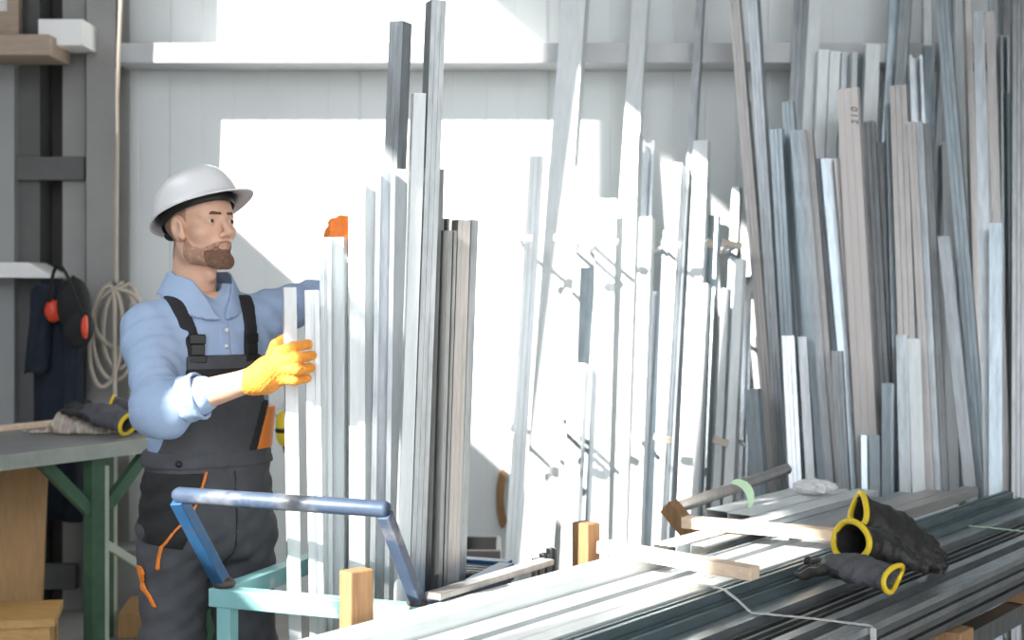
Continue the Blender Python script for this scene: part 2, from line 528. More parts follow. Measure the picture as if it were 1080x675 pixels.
# ------------------------------------------------------------------ steel profiles
def offset_path(pts, t):
    pts = [Vector((a, b)) for a, b in pts]
    def nrm(a, b):
        d = (b - a).normalized(); return Vector((-d.y, d.x))
    L_, R_ = [], []
    for i, p in enumerate(pts):
        ns = []
        if i > 0: ns.append(nrm(pts[i-1], p))
        if i < len(pts) - 1: ns.append(nrm(p, pts[i+1]))
        n = sum(ns, Vector((0, 0)))
        n = n.normalized()
        k = 1 / max(.5, n.dot(ns[0]))
        L_.append(p + n * (t/2*k)); R_.append(p - n * (t/2*k))
    return L_ + R_[::-1]
def section(kind, w, d, t=.0026):
    return [Vector((p.x, p.y + t / 2)) for p in section0(kind, w, d - t / 2, t)]
def section0(kind, w, d, t):
    h, d = w / 2 - t / 2, d - t / 2
    if kind == 'flat':        # C stud, grooved web to the front
        g, s = .0025, w * .035
        q = [(-h + w*.14, d), (-h, d), (-h, 0)]
        for c in (-w*.17, w*.17): q += [(c - s, 0), (c - s*.4, g), (c + s*.4, g), (c + s, 0)]
        q += [(h, 0), (h, d), (h - w*.14, d)]
        return offset_path(q, t)
    if kind == 'plain':       # U track, smooth web to the front
        return offset_path([(-h, d), (-h, 0), (h, 0), (h, d)], t)
    if kind == 'open':        # C stud with its open side to the front
        return offset_path([(-h + w*.22, 0), (-h, 0), (-h, d), (h, d), (h, 0), (h - w*.22, 0)], t)
    if kind == 'step':        # two nested studs: a stepped front
        return offset_path([(-h, d), (-h, 0), (-h*.25, 0), (-h*.2, .008), (h*.35, .008), (h*.4, .002), (h, .002), (h, d)], t)
    if kind == 'side':        # C stud showing one flange, web on the left
        return offset_path([(h, d*.16), (h, 0), (-h, 0), (-h, d), (h, d), (h, d*.84)][::-1], t)
    raise ValueError(kind)
NAMES = dict(flat='steel_stud', plain='steel_track', open='steel_channel', step='nested_steel_stud', side='steel_stud', tube='steel_tube')
def bar_mesh(kind, w, d, ln):
    mb = MB()
    if kind == 'tube':
        def loop(i): return [(-w/2+i, i), (w/2-i, i), (w/2-i, d-i), (-w/2+i, d-i)]
        o, i = loop(0), loop(.003)
        vs = [(a, b, z) for z in (0, ln) for lp in (o, i) for (a, b) in lp]
        fs = []
        for k in range(4):
            j = (k+1) % 4
            fs += [(k, j, 8+j, 8+k), (4+j, 4+k, 12+k, 12+j), (k, 4+k, 4+j, j), (8+k, 8+j, 12+j, 12+k)]
        return mb.add(vs, fs)
    s = section(kind, w, d)
    n = len(s)
    vs = [(p.x, p.y, 0) for p in s] + [(p.x, p.y, ln) for p in s]
    fs = [(k, (k+1) % n, n + (k+1) % n, n + k) for k in range(n)]
    m = n // 2                       # end faces as strips between the two offset sides
    for z in (0, n):
        for k in range(m - 1):
            f = (z+k, z+k+1, z+n-2-k, z+n-1-k)
            fs.append(f if z else f[::-1])
    return mb.add(vs, fs)
from mathutils.bvhtree import BVHTree
def tree_of(o):
    Mw = o.matrix_world
    return BVHTree.FromPolygons([Mw @ v.co for v in o.data.vertices], [list(p.vertices) for p in o.data.polygons])
placed = []                                    # (object, tree) of what is already standing
def settle(build, start, step, n=14):
    """build(k) with k moved on until it touches none of the profiles placed before"""
    for i in range(n):
        o = build(start + step * i)
        t = tree_of(o)
        if i == n - 1 or not any(t.overlap(q) for _, q in placed):
            if i: SHIFTS.append((o['label'], round(step * i, 2)))
            placed.append((o, t)); return o
        me_ = o.data; bpy.data.objects.remove(o); bpy.data.meshes.remove(me_)
SHIFTS = []
def put_bar(a, b, w, d, kind, m, yaw, label, group, front=None):
    """one profile from a (foot) to b (top); its front faces the viewer side, turned by yaw"""
    a, b = Vector(a), Vector(b)
    z = (b - a).normalized()
    fr = Vector((math.sin(R(yaw)), -math.cos(R(yaw)), 0)) if front is None else Vector(front)
    y = -(fr - z * fr.dot(z)).normalized()
    x = y.cross(z)
    o = bar_mesh(kind, w, d, (b - a).length).build(NAMES[kind], M[m])
    o.matrix_world = Matrix.Translation(a) @ Matrix((x, y, z)).transposed().to_4x4()
    return tag(o, label, 'tube' if kind == 'tube' else 'steel profile', group)

def lean(t, group, D0, SL, STEP):
    """t: xtop, ytop, xbot, ybot, width px, layer, kind, material, yaw, depth m, label"""
    xt, yt, xb, yb, wp, ly, kind, m, yaw, dep, label = t
    base, sl = D0 - STEP * ly, SL
    def at(px, py):                 # point of the leaning plane y = base + sl*z seen at that pixel
        k = (HZ - py) / F_PX
        zz = (CZ + k * base) / (1 - k * sl)
        return P(px, py, base + sl * zz)
    p, q = at(xt, yt), at(xb, yb)
    d = (p - q)
    foot = q - d * ((q.z - .012) / d.z)
    top = p
    if yt <= 0:
        top = p + d * ((3.18 + .12 * random.random() - p.z) / d.z)
    return put_bar(foot, top, wp / F_PX * p.y, dep, kind, m, yaw, label, group)


G1 = 'steel profiles in the sunlit rack'
sun_rack = [
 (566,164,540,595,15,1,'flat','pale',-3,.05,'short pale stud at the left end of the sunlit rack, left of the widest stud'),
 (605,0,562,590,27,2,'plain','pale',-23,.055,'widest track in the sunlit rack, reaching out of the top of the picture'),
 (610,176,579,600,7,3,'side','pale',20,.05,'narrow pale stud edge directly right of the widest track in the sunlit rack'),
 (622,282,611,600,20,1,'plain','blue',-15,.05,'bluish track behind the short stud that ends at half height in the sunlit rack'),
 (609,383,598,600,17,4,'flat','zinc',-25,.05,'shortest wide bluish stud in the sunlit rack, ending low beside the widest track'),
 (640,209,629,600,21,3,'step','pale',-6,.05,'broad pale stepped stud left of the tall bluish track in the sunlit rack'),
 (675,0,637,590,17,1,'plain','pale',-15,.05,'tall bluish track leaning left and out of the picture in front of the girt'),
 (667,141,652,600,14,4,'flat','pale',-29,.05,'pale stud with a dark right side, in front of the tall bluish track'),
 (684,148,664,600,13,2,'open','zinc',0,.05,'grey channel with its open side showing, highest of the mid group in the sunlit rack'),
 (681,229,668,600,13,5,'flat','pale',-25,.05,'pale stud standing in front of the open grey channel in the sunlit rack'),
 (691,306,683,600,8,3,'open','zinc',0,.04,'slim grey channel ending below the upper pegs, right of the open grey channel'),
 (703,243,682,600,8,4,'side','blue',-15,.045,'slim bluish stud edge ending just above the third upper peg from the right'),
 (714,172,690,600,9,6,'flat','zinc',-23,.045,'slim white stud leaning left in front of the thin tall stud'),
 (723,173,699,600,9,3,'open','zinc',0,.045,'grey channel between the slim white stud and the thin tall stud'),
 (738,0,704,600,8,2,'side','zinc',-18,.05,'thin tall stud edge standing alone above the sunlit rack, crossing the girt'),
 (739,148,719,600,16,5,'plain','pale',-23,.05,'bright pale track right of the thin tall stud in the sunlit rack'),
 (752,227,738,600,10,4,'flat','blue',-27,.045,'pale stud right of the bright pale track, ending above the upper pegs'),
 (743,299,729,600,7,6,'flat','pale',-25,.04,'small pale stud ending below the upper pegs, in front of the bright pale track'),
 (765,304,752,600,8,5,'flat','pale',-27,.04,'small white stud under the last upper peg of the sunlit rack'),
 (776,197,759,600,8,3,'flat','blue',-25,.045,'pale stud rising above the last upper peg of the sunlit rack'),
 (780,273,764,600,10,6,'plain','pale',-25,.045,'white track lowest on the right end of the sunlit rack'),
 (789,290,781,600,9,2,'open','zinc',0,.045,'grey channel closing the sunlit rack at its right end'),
]
def seat(t, g, D0, SL, STEP):
    rs = random.getstate()
    def mk(k):
        random.setstate(rs)
        return lean(t[:5] + (k,) + t[6:], g, D0, SL, STEP)
    return settle(mk, t[5], .34)
for t in sorted(sun_rack, key=lambda t: t[5]): seat(t, G1, 6.28, .165, .055)

G2 = 'steel profiles leaning at the right'
pile = [
 # back layer, near the wall
 (845,0,822,520,15,0,'flat','zinc',-14,.05,'tall grey stud leaning left, left of the row of pale short tracks below the girt'),
 (860,0,832,520,13,1,'plain','pale',0,.05,'tall pale track leaning left, right beside the tall grey stud'),
 (869,52,849,520,11,2,'plain','pale',-4,.05,'leftmost of the pale tracks that end at the girt'),
 (881,54,862,520,11,2,'plain','pale',-4,.05,'second from left of the pale tracks that end at the girt'),
 (893,55,876,520,10,1,'plain','zinc',-2,.05,'grey track, third from left in the row that ends at the girt'),
 (902,55,888,520,6,2,'side','pale',10,.04,'narrow pale edge, fourth from left in the row that ends at the girt'),
 (909,57,897,520,6,1,'side','blue',10,.04,'narrow bluish edge beside the broad pale track that ends at the girt'),
 (921,46,903,520,15,2,'plain','pale',2,.055,'broad pale track, rightmost and highest of the row that ends at the girt'),
 (944,0,912,520,10,0,'plain','blue',-2,.05,'tall bluish track leaning left beside a dark slit above the grooved bundle'),
 (955,0,921,520,11,1,'flat','zinc',-22,.05,'tall grey stud leaning left, right of the dark slit above the grooved bundle'),
 (978,0,982,520,8,0,'plain','pale',-4,.05,'tall upright pale track reaching out of the picture behind the bluish cut track'),
 (980,48,986,520,10,2,'plain','blue',-4,.045,'bluish cut track ending level with the girt, right of the grooved bundle'),
 (1002,0,968,520,11,1,'flat','zinc',-2,.05,'tall dull stud leaning left, crossed by the long diagonal stud'),
 (1012,0,1019,520,9,2,'plain','pale',-6,.05,'tall pale track just right of the long diagonal stud'),
 (1050,0,1060,520,14,0,'flat','zinc',-14,.05,'tall wide grey stud behind the pinkish cut stud at the right'),
 (1000,150,1005,520,12,2,'plain','pale',-14,.05,'pale track showing as a wedge between the two diagonal studs'),
 (1060,37,1063,520,9,1,'open','zinc',0,.05,'grey channel ending below the top edge, left of the rightmost stud'),
 (1062,0,1069,520,9,0,'plain','dark',-14,.05,'dark tall track in the gap left of the rightmost stud'),
 # middle layers
 (774,0,817,525,11,4,'flat','warm',-24,.05,'left one of the two tall studs crossing over the girt, leaning right'),
 (793,0,826,525,11,5,'flat','zinc',-28,.05,'right one of the two tall studs crossing over the girt, leaning right'),
 (789,107,821,525,6,3,'side','dark',0,.045,'short dull stud edge showing between the two tall crossing studs'),
 (818,136,839,525,13,6,'flat','blue',-28,.05,'bluish stud with a dark left edge, first cut stud right of the crossing pair'),
 (830,107,861,525,12,5,'flat','blue',-24,.05,'bluish stud ending highest of the three right of the crossing pair'),
 (837,137,867,511,8,7,'plain','blue',-22,.045,'slim bluish track, left one of three slim equal tracks'),
 (845,137,875,511,8,7,'plain','zinc',-22,.045,'slim grey track, middle one of three slim equal tracks'),
 (853,137,883,511,7,7,'plain','warm',-22,.045,'slim pinkish grey track, right one of three slim equal tracks'),
 (862,167,894,515,8,5,'step','zinc',-22,.05,'grey stepped stud, leftmost of the four cut level left of the marked bundle'),
 (869,167,900,515,7,5,'side','blue',-6,.045,'grey stud edge, second of the four cut level left of the marked bundle'),
 (876,167,906,515,7,5,'side','zinc',-6,.045,'grey stud edge, third of the four cut level left of the marked bundle'),
 (883,167,912,515,7,5,'side','warm',-6,.045,'brownish stud edge, touching the marked stud on its left side'),
 (893,93,917,525,22,7,'flat','beige',-24,.05,'wide beige grooved stud with handwritten figures near its top'),
 (904,92,928,525,5,6,'side','beige',-10,.05,'thin beige stud edge along the right side of the marked beige stud'),
 (915,128,937,525,14,4,'flat','dark',-20,.05,'dull grey stud right of the marked beige stud, cut a little lower'),
 (929,150,945,525,11,3,'flat','dark',-20,.05,'dark stud between the marked beige stud and the grooved bundle'),
 (947,90,962,525,17,7,'flat','warm',-20,.05,'broad light grooved stud standing over the two short bright tracks'),
 (937,109,948,525,6,5,'side','blue',-6,.045,'narrow bluish edge along the left side of the broad light grooved stud'),
 (966,58,984,525,14,4,'open','zinc',-4,.05,'grey channel with bright lips rising behind the grooved bundle'),
 (961,128,981,518,8,7,'step','warm',-20,.05,'left stud of the grooved grey bundle beside the broad light stud'),
 (969,128,988,518,8,6,'step','zinc',-20,.05,'middle stud of the grooved grey bundle beside the broad light stud'),
 (977,130,996,518,9,5,'flat','dark',-20,.05,'dark right stud of the grooved grey bundle beside the broad light stud'),
 (993,0,1036,513,13,6,'flat','blue',-24,.05,'long diagonal stud leaning right, crossing the tall studs from the top edge'),
 (995,249,1023,513,12,8,'plain','zinc',-22,.05,'shorter diagonal track leaning right, beginning at half height'),
 (1021,0,1036,520,6,4,'side','warm',-4,.05,'thin brownish stud edge left of the light cut stud at the right'),
 (1032,12,1044,525,11,6,'plain','zinc',-18,.05,'light cut track ending just under the top edge, left of the pinkish one'),
 (1044,12,1061,525,9,5,'plain','warm',-20,.05,'pinkish cut track ending just under the top edge, right of a dark slit'),
 (1064,98,1070,525,5,4,'side','teal',0,.045,'thin teal stud edge in the gap beside the rightmost stud'),
 (1075,0,1074,525,13,7,'flat','dark',-8,.05,'rightmost dark tall stud at the picture edge'),
 # front, short pieces
 (1050,235,1050,518,13,8,'plain','blue',-18,.05,'upright bluish cut track standing in front at the right'),
 (792,410,800,529,15,8,'plain','blue',-28,.055,'short bluish track at the left end of the shaded pile, lowest there'),
 (831,354,839,513,13,8.4,'flat','zinc',-2,.05,'short light stud in front of the bluish studs, left of a dull one'),
 (846,355,855,513,9,8,'side','dark',-8,.045,'short dull stud edge right beside the short light stud'),
 (882,370,890,515,11,8.4,'flat','zinc',-22,.045,'short grey stud in front of the level cut grey studs'),
 (911,459,912,525,6,9,'side','blue',-6,.04,'left one of the two lowest bluish offcuts in the pile'),
 (922,459,923,525,11,9,'plain','blue',-24,.045,'right one of the two lowest bluish offcuts in the pile'),
 (935,404,935,523,10,9,'plain','blue',-28,.05,'narrow bluish offcut left of the two short bright tracks'),
 (951,353,955,520,12,9,'plain','zinc',-20,.05,'left one of the two short bright tracks in front of the grooved bundle'),
 (964,357,969,520,13,9,'plain','pale',-20,.05,'right one of the two short bright tracks in front of the grooved bundle'),
]
bars_by_label = {}
for t in sorted(pile, key=lambda t: t[5]): bars_by_label[t[-1]] = seat(t, G2, 6.30, .15, .062)
# handwriting on the marked stud, running up its web
mk = bars_by_label['wide beige grooved stud with handwritten figures near its top']
fc = bpy.data.curves.new('figures', 'FONT')
fc.body = '210'; fc.size = .042; fc.extrude = .0003; fc.shear = .25; fc.space_character = 1.35; fc.align_x = 'CENTER'; fc.align_y = 'CENTER'
fo = bpy.data.objects.new('figures', fc); C.objects.link(fo)
dg = bpy.context.evaluated_depsgraph_get()
me = bpy.data.meshes.new_from_object(fo.evaluated_get(dg))
bpy.data.objects.remove(fo)
me.materials.clear(); me.materials.append(M['ink'])
ho = bpy.data.objects.new('handwritten_figures', me)
C.objects.link(ho); ho.parent = mk
hl = max(v.co.z for v in mk.data.vertices)
ho.matrix_local = Matrix.Translation((.029, -.0022, hl - .13)) @ Matrix(((0, -1, 0), (0, 0, -1), (1, 0, 0))).to_4x4()

# profiles standing upright in the trolley
G3 = 'steel profiles standing in the trolley'
def stand(xt, yt, xb, yb, wp, dep_, kind, m, yaw, d, label):
    p, q = P(xt, yt, dep_), P(xb, yb, dep_)
    dd = p - q
    foot = q - dd * ((q.z - .225) / dd.z)
    return put_bar(foot, p, wp / F_PX * dep_, d, kind, m, yaw, label, G3)
in_trolley = [
 (306,303,311,640,13,3.592,'flat','pale',14,.04,'leftmost upright stud in the trolley, under the orange gloved fingers'),
 (329,306,334,640,15,3.58,'step','pale',10,.04,'grooved upright stud beside the leftmost one, touched by the gloved fingertips'),
 (343,250,345,640,12,3.66,'step','pale',6,.045,'narrow upright stud below the raised orange glove, left one of the pair'),
 (356,250,356,640,13,3.66,'plain','pale',-6,.045,'upright track below the raised orange glove, right one of the pair'),
 (366,276,366,640,8,3.72,'side','zinc',0,.045,'slim upright stud edge just behind the pair below the raised glove'),
 (377,191,377,640,16,3.64,'plain','pale',12,.045,'white upright track with a diagonal shadow, right of the raised glove'),
 (391,178,389,640,11,3.66,'plain','pale',12,.045,'narrow white upright track between the white one and the open channel'),
 (407,180,400,635,20,3.62,'open','zinc',8,.05,'open greenish grey upright channel, widest in the trolley'),
 (424,178,411,630,13,3.60,'plain','pale',14,.045,'white upright track with a dark right side, right of the open channel'),
 (418,22,394,620,16,3.75,'flat','zinc',-24,.05,'tall dark upright stud rising behind the open channel'),
 (443,98,425,625,13,3.57,'plain','pale',14,.045,'white upright track rising to the left of the tallest stud'),
 (463,0,440,622,16,3.54,'flat','zinc',20,.055,'tallest upright stud in the trolley, running out of the top of the picture'),
 (463,178,452,610,12,3.62,'flat','dark',30,.045,'dull upright stud edge to the right of the tallest stud'),
 (470,230,459,610,9,3.68,'open','dark',20,.045,'dark upright channel, second right of the tallest stud'),
 (478,243,467,608,10,3.60,'step','dark',30,.045,'dull stepped upright stud, lowest of the right end group in the trolley'),
 (490,232,478,606,14,3.66,'flat','warm',26,.045,'brownish streaked upright stud near the right end of the trolley bundle'),
 (501,232,488,604,8,3.72,'plain','zinc',30,.05,'rightmost upright track in the trolley bundle'),
]
SUN_TREES = [q for o_, q in placed if o_.get('group') == G1]
placed.clear()
for t in in_trolley: settle(lambda k, t=t: stand(*t[:5], k, *t[6:]), t[5], .012, 24)
# three offcuts standing at the far right corner of the trolley
for k, (px, s) in enumerate(((568, 'left'), (576, 'middle'), (584, 'right'))):
    q = P(px, 590 - 4 * k, 4.02)
    put_bar((q.x, q.y + .02 * k, .02), (q.x, q.y + .02 * k, q.z), .021, .03, 'open', 'zinc', 20,
            '%s one of three short upright offcuts at the far corner of the trolley' % s, 'short offcuts by the trolley')

tag(MB().beam(P(456, 629, 3.36), P(577, 592, 3.80), .045, .016).build('steel_strip', M['warm'], bevel=.002), 'loose pinkish steel strip lying along the right side of the trolley', 'steel strip')
# ------------------------------------------------------------------ the lying stack
UA = R(38.0)
def UV(u, v, z): return Vector((math.sin(UA)*u + math.cos(UA)*v, math.cos(UA)*u - math.sin(UA)*v, z))
UD = UV(1, 0, 0)
VD = UV(0, 1, 0)
G4 = 'steel profiles lying on the rack'
def lie(v, wd, ztop, h, u0, u1, kind, m, label):
    a, b = UV(u0, v + wd/2, ztop), UV(u1, v + wd/2, ztop)
    return put_bar(a, b, wd, h, kind, m, 0, label, G4, front=(0, 0, 1))
stack = [
 # lower two layers
 *[((-2.42, -2.323)[k] if k < 2 else -2.203 + .0925*(k-2), .086, .655, .053, 4.12 if k < 2 else 1.45, (4.76, 4.82, 4.95, 5.0, 5.05, 5.15, 5.2, 5.3, 5.3)[k], 'plain', 'dark',
    'dark lying track in the bottom layer of the stack, %s counted from the trolley side' % o)
   for k, o in enumerate(('first', 'second', 'third', 'fourth', 'fifth', 'sixth', 'seventh', 'eighth', 'ninth'))],
 *[((-2.42, -2.323, -2.203, -2.112, -2.019, -1.926)[k], (.086, .086, .086, .086, .086, .064)[k], .702, .045, 4.12 if k < 2 else 1.5, (4.78, 4.84, 4.86, 4.7, 4.98, 5.0)[k], 'plain', 'zinc',
    'lying track in the second layer under the sunlit tracks, %s from the trolley side' % o)
   for k, o in enumerate(('first', 'second', 'third', 'fourth', 'fifth', 'sixth'))],
 # sunlit top
 (-2.202, .098, .800, .050, 1.5, 3.42, 'plain', 'pale', 'wide sunlit lying track along the near left edge of the stack'),
 (-2.200, .090, .749, .045, 1.5, 4.6, 'plain', 'warm', 'lying track directly under the wide sunlit one, its side in shade'),
 (-2.093, .074, .766, .062, 1.5, 4.7, 'flat', 'pale', 'sunlit lying stud in the trough right of the wide edge track'),
 (-1.975, .060, .770, .034, 1.5, 4.8, 'plain', 'pale', 'left one of the two sunlit lying tracks next to the dark step'),
 (-1.912, .053, .770, .033, 1.5, 4.95, 'plain', 'pale', 'right one of the two sunlit lying tracks next to the dark step'),
 (-1.972, .114, .735, .031, 1.5, 5.0, 'plain', 'teal', 'dark lying track under the two sunlit tracks at the step'),
 # far left top group
 (-2.415, .086, .800, .096, 4.14, 4.80, 'plain', 'pale', 'far lying track at the outer left edge of the stack by the pipe rail'),
 (-2.320, .086, .800, .096, 4.12, 4.86, 'plain', 'pale', 'far lying track second from the outer left edge, below the crumpled film'),
 (-2.216, .080, .800, .049, 3.50, 4.90, 'flat', 'pale', 'far lying stud right of the crumpled film'),
 (-2.120, .045, .800, .033, 3.55, 4.75, 'side', 'zinc', 'narrow lying stud edge behind the far batten, left of the gloves'),
 (-2.068, .058, .800, .033, 3.95, 4.92, 'plain', 'zinc', 'lying track behind the cuff of the topmost glove'),
 (-2.003, .075, .803, .032, 4.02, 5.02, 'plain', 'warm', 'light flat end of a lying track right behind the gloves'),
 (-1.925, .055, .803, .032, 3.98, 5.18, 'plain', 'warm', 'lying track with the end that reaches farthest among the light flat ones'),
 # shaded right group
 (-1.856, .034, .765, .062, 1.5, 5.42, 'step', 'teal', 'teal lying stud on the dark step, upper one'),
 (-1.818, .034, .740, .037, 1.5, 5.46, 'step', 'teal', 'teal lying stud on the dark step, lower one'),
 (-1.780, .062, .712, .055, 1.5, 5.5, 'plain', 'zinc', 'light grey lying track at the foot of the dark step'),
 (-1.712, .040, .690, .033, 1.5, 5.4, 'open', 'dark', 'dark open lying channel right of the light grey one'),
 (-1.668, .040, .682, .025, 1.5, 5.4, 'open', 'dark', 'dark open lying channel under the fingers of the work gloves'),
 (-1.622, .040, .692, .035, 1.5, 5.5, 'flat', 'dark', 'dull lying stud in the middle of the shaded part'),
 (-1.578, .030, .714, .057, 1.5, 5.6, 'plain', 'zinc', 'slim bright lying track crossing below the glove fingertips'),
 (-1.544, .036, .690, .062, 1.5, 5.5, 'open', 'dark', 'dark lying channel between the two bright edge tracks'),
 (-1.504, .052, .714, .018, 1.5, 5.6, 'flat', 'zinc', 'bright lying stud on top of the outer right edge'),
 (-1.500, .042, .692, .018, 1.5, 5.6, 'plain', 'dark', 'second lying track down at the outer right edge'),
 (-1.502, .050, .670, .018, 1.5, 5.6, 'plain', 'zinc', 'third lying track down at the outer right edge'),
 (-1.500, .040, .648, .018, 1.5, 5.6, 'plain', 'dark', 'fourth lying track down at the outer right edge'),
 (-1.540, .088, .626, .022, 1.5, 5.6, 'plain', 'dark', 'lowest lying track at the outer right edge'),
]
for t in stack: lie(*t)

# the rack that carries the stack
rk = empty('storage_rack', UV(3.2, -1.9, 0), 'low steel storage rack on the floor carrying the lying steel profiles', 'rack')
for v in (-2.13, -1.58): MB().beam(UV(1.5, v, .47), UV(5.0, v, .47), .06, .06).build('rail', M['dark'], rk)
for u in (1.7, 3.3, 4.9):
    for v in (-2.13, -1.58): MB().box(UV(u, v, .22), (.06, .06, .436), Matrix.Rotation(-UA, 3, 'Z')).build('leg', M['dark'], rk)
for u, v0 in ((2.36, -2.33), (3.275, -2.34), (3.85, -2.46)):
    MB().beam(UV(u, v0, .551), UV(u, -1.42, .551), .10, .096).build('bearer', M['wood'], rk, bevel=.004)
MB().beam(UV(4.75, -2.5, .551), UV(4.75, -1.42, .551), .10, .096).build('bearer', M['wood'], rk, bevel=.004)
# timber stakes beside the stack
def stake(foot, top, wd, dp, rz, label, name='timber_stake'):
    foot, top = Vector(foot), Vector(top)
    mb = MB(); z = (top - foot).normalized()
    x = Vector((math.cos(rz), math.sin(rz), 0)); x = (x - z * x.dot(z)).normalized(); y = z.cross(x)
    mb.box((foot + top) / 2, (wd, dp, (top - foot).length), Matrix((x, y, z)).transposed())
    return tag(mb.build(name, M['wood'], bevel=.004), label, 'timber')
stake((-.352, 3.22, .602), (-.352, 3.22, .905), .066, .045, R(43), 'upright timber stake in front of the turquoise trolley beam')
stake((.207, 3.98, .60), (.207, 3.98, .885), .062, .05, R(-48), 'upright timber stake right of the trolley, by the far pale batten')
a = P(732, 565, 4.60); b = P(705, 533, 4.66)
stake(a + (a - b) * .6, b, .055, .05, R(-40), 'tilted timber block at the end of the grey pipe rail')
MB_ = MB().tube([P(704, 539, 4.72), P(790, 509, 5.17), P(830, 495, 5.42)], .021, 12)
tag(MB_.build('pipe_rail', M['warm'], smooth=True), 'grey pipe rail running back from the tilted timber block', 'pipe')
# battens across the stack
def batten(p, q, z, label, end_px):
    p, q = Vector(p), Vector(q)
    mb = MB().beam(p, q, .05, .034)
    return tag(mb.build('timber_batten', M['batten'], bevel=.003), label, 'timber')
p = UV(3.27, -2.24, .8225); q = UV(3.27, -1.76, .806)
batten(p, q, 0, 'pale near batten lying across the sunlit tracks behind the upright stake', 0)
p = UV(3.78, -2.28, .819); q = UV(3.84, -1.80, .822)
batten(p, q, 0, 'tan far batten lying across the tracks and ending at the gloves', 0)
# straps
def strap(pts, m, label, name='binding_strap'):
    mb = MB()
    for i in range(len(pts) - 1): mb.beam(pts[i], pts[i+1], .016, .0016, up=(0, 0, 1) if abs((pts[i+1]-pts[i]).z) < .05 else UD)
    return tag(mb.build(name, M[m]), label, 'strap')
strap([UV(3.20, -1.90, .774), UV(3.20, -1.856, .774), UV(3.205, -1.815, .769), UV(3.21, -1.780, .747), UV(3.22, -1.745, .717), UV(3.25, -1.58, .719), UV(3.27, -1.446, .7185), UV(3.275, -1.441, .712), UV(3.28, -1.441, .60)], 'strap',
      'white plastic strap bound over the shaded profiles in front of the gloves')
strap([UV(4.84, -1.78, .718), UV(4.84, -1.58, .718), UV(4.84, -1.45, .718)], 'greentape', 'pale green strap lying over the shaded profiles near the right picture edge')
# crumpled film and a tape end
def crumple(c, r, m, label, name, cat, seed):
    c = V(c)
    def f(p):
        q = (p - c) / V(r)
        n = .13*np.sin(q[:,0]*5+seed)*np.sin(q[:,1]*6+1)*np.sin(q[:,2]*5+2) + .10*np.sin(q[:,0]*11+q[:,1]*7+seed) + .06*np.sin(q[:,2]*17+q[:,0]*9)
        return (np.linalg.norm(q, axis=1) - 1 + n) * min(r)
    r = np.array(r)
    return tag(sdf_obj(name, f, c - r*1.4, c + r*1.4, min(r) / 7, m), label, cat)
q = UV(4.66, -2.27, .806)
crumple((q.x, q.y, .829), (.072, .05, .026), M['film'], 'crumpled clear film lying on the far end of the stack', 'crumpled_film', 'plastic film', 1)
mb = MB()
c0 = P(775, 528, 4.62)
pts = [c0 + Vector((.055*math.sin(t), .01*t, .055*math.cos(t)*1.1)) for t in [k*.28 - .2 for k in range(9)]]
vs = []
for i, pq in enumerate(pts):
    wv = .012 * math.sin(math.pi * (i + .6) / 9.2) + .003
    r_ = (pq - c0).normalized()
    vs += [pq - r_*wv, pq + r_*wv, pq + r_*wv + Vector((0, .002, 0)), pq - r_*wv + Vector((0, .002, 0))]
fs = []
for i in range(8):
    for k in range(4): fs.append((4*i+k, 4*i+(k+1) % 4, 4*i+4+(k+1) % 4, 4*i+4+k))
fs += [(0,1,2,3), (32,33,34,35)]
tag(mb.add(vs, fs).build('green_tape', M['greentape']), 'curl of pale green tape beside the far batten and the pipe rail', 'tape')

# pegs of the wall rack
for i, (px, py, x2, lab) in enumerate([
  (525,247,562,'upper peg alone at the left end of the sunlit rack'), (584,250,610,'upper peg right of the widest track'),
  (641,251,652,'upper peg in the middle of the broad pale stud'), (698,254,718,'upper peg holding the slim white stud'),
  (745,254,752,'upper peg right of the bright pale track'), (762,255,782,'upper peg at the right end of the sunlit rack'),
  (513,455,542,'lower peg alone at the left end of the sunlit rack'), (572,455,588,'lower peg right of the widest track'),
  (634,458,643,'lower peg in front of the broad pale stud'), (690,460,708,'lower peg at the foot of the slim studs in the sunlit rack'),
  (752,463,768,'lower peg at the right end of the sunlit rack')]):
    dd = 6.12 if py < 400 else 6.0
    pr = empty('wall_peg', (P((px+x2)/2, py, dd).x, 6.98, P(px, py, dd).z), 'pale steel ' + lab, 'peg', 'pegs of the wall rack')
    a, b = P(px, py, dd), P(x2, py + 5, dd)
    MB().beam(a, b, .03, .030).build('cross_bar', M['cable'], pr, bevel=.003)
    for k in range(60):                        # the arm goes back to the wall through a gap between the profiles
        x_ = b.x - .012 + (-1) ** k * .004 * ((k + 1) // 2)
        am = MB().beam(Vector((x_, b.y - .01, b.z - .004)), Vector((x_ + .02, 6.99, b.z - .02)), .014, .018)
        tr_ = BVHTree.FromPolygons(am.v, am.f)
        if not any(tr_.overlap(q) for q in SUN_TREES): break
    am.build('arm', M['girt'], pr, bevel=.003)
    x0_, x1_ = min(a.x, x_ - .012), max(b.x, x_ + .012)
print('SHIFTS', SHIFTS)
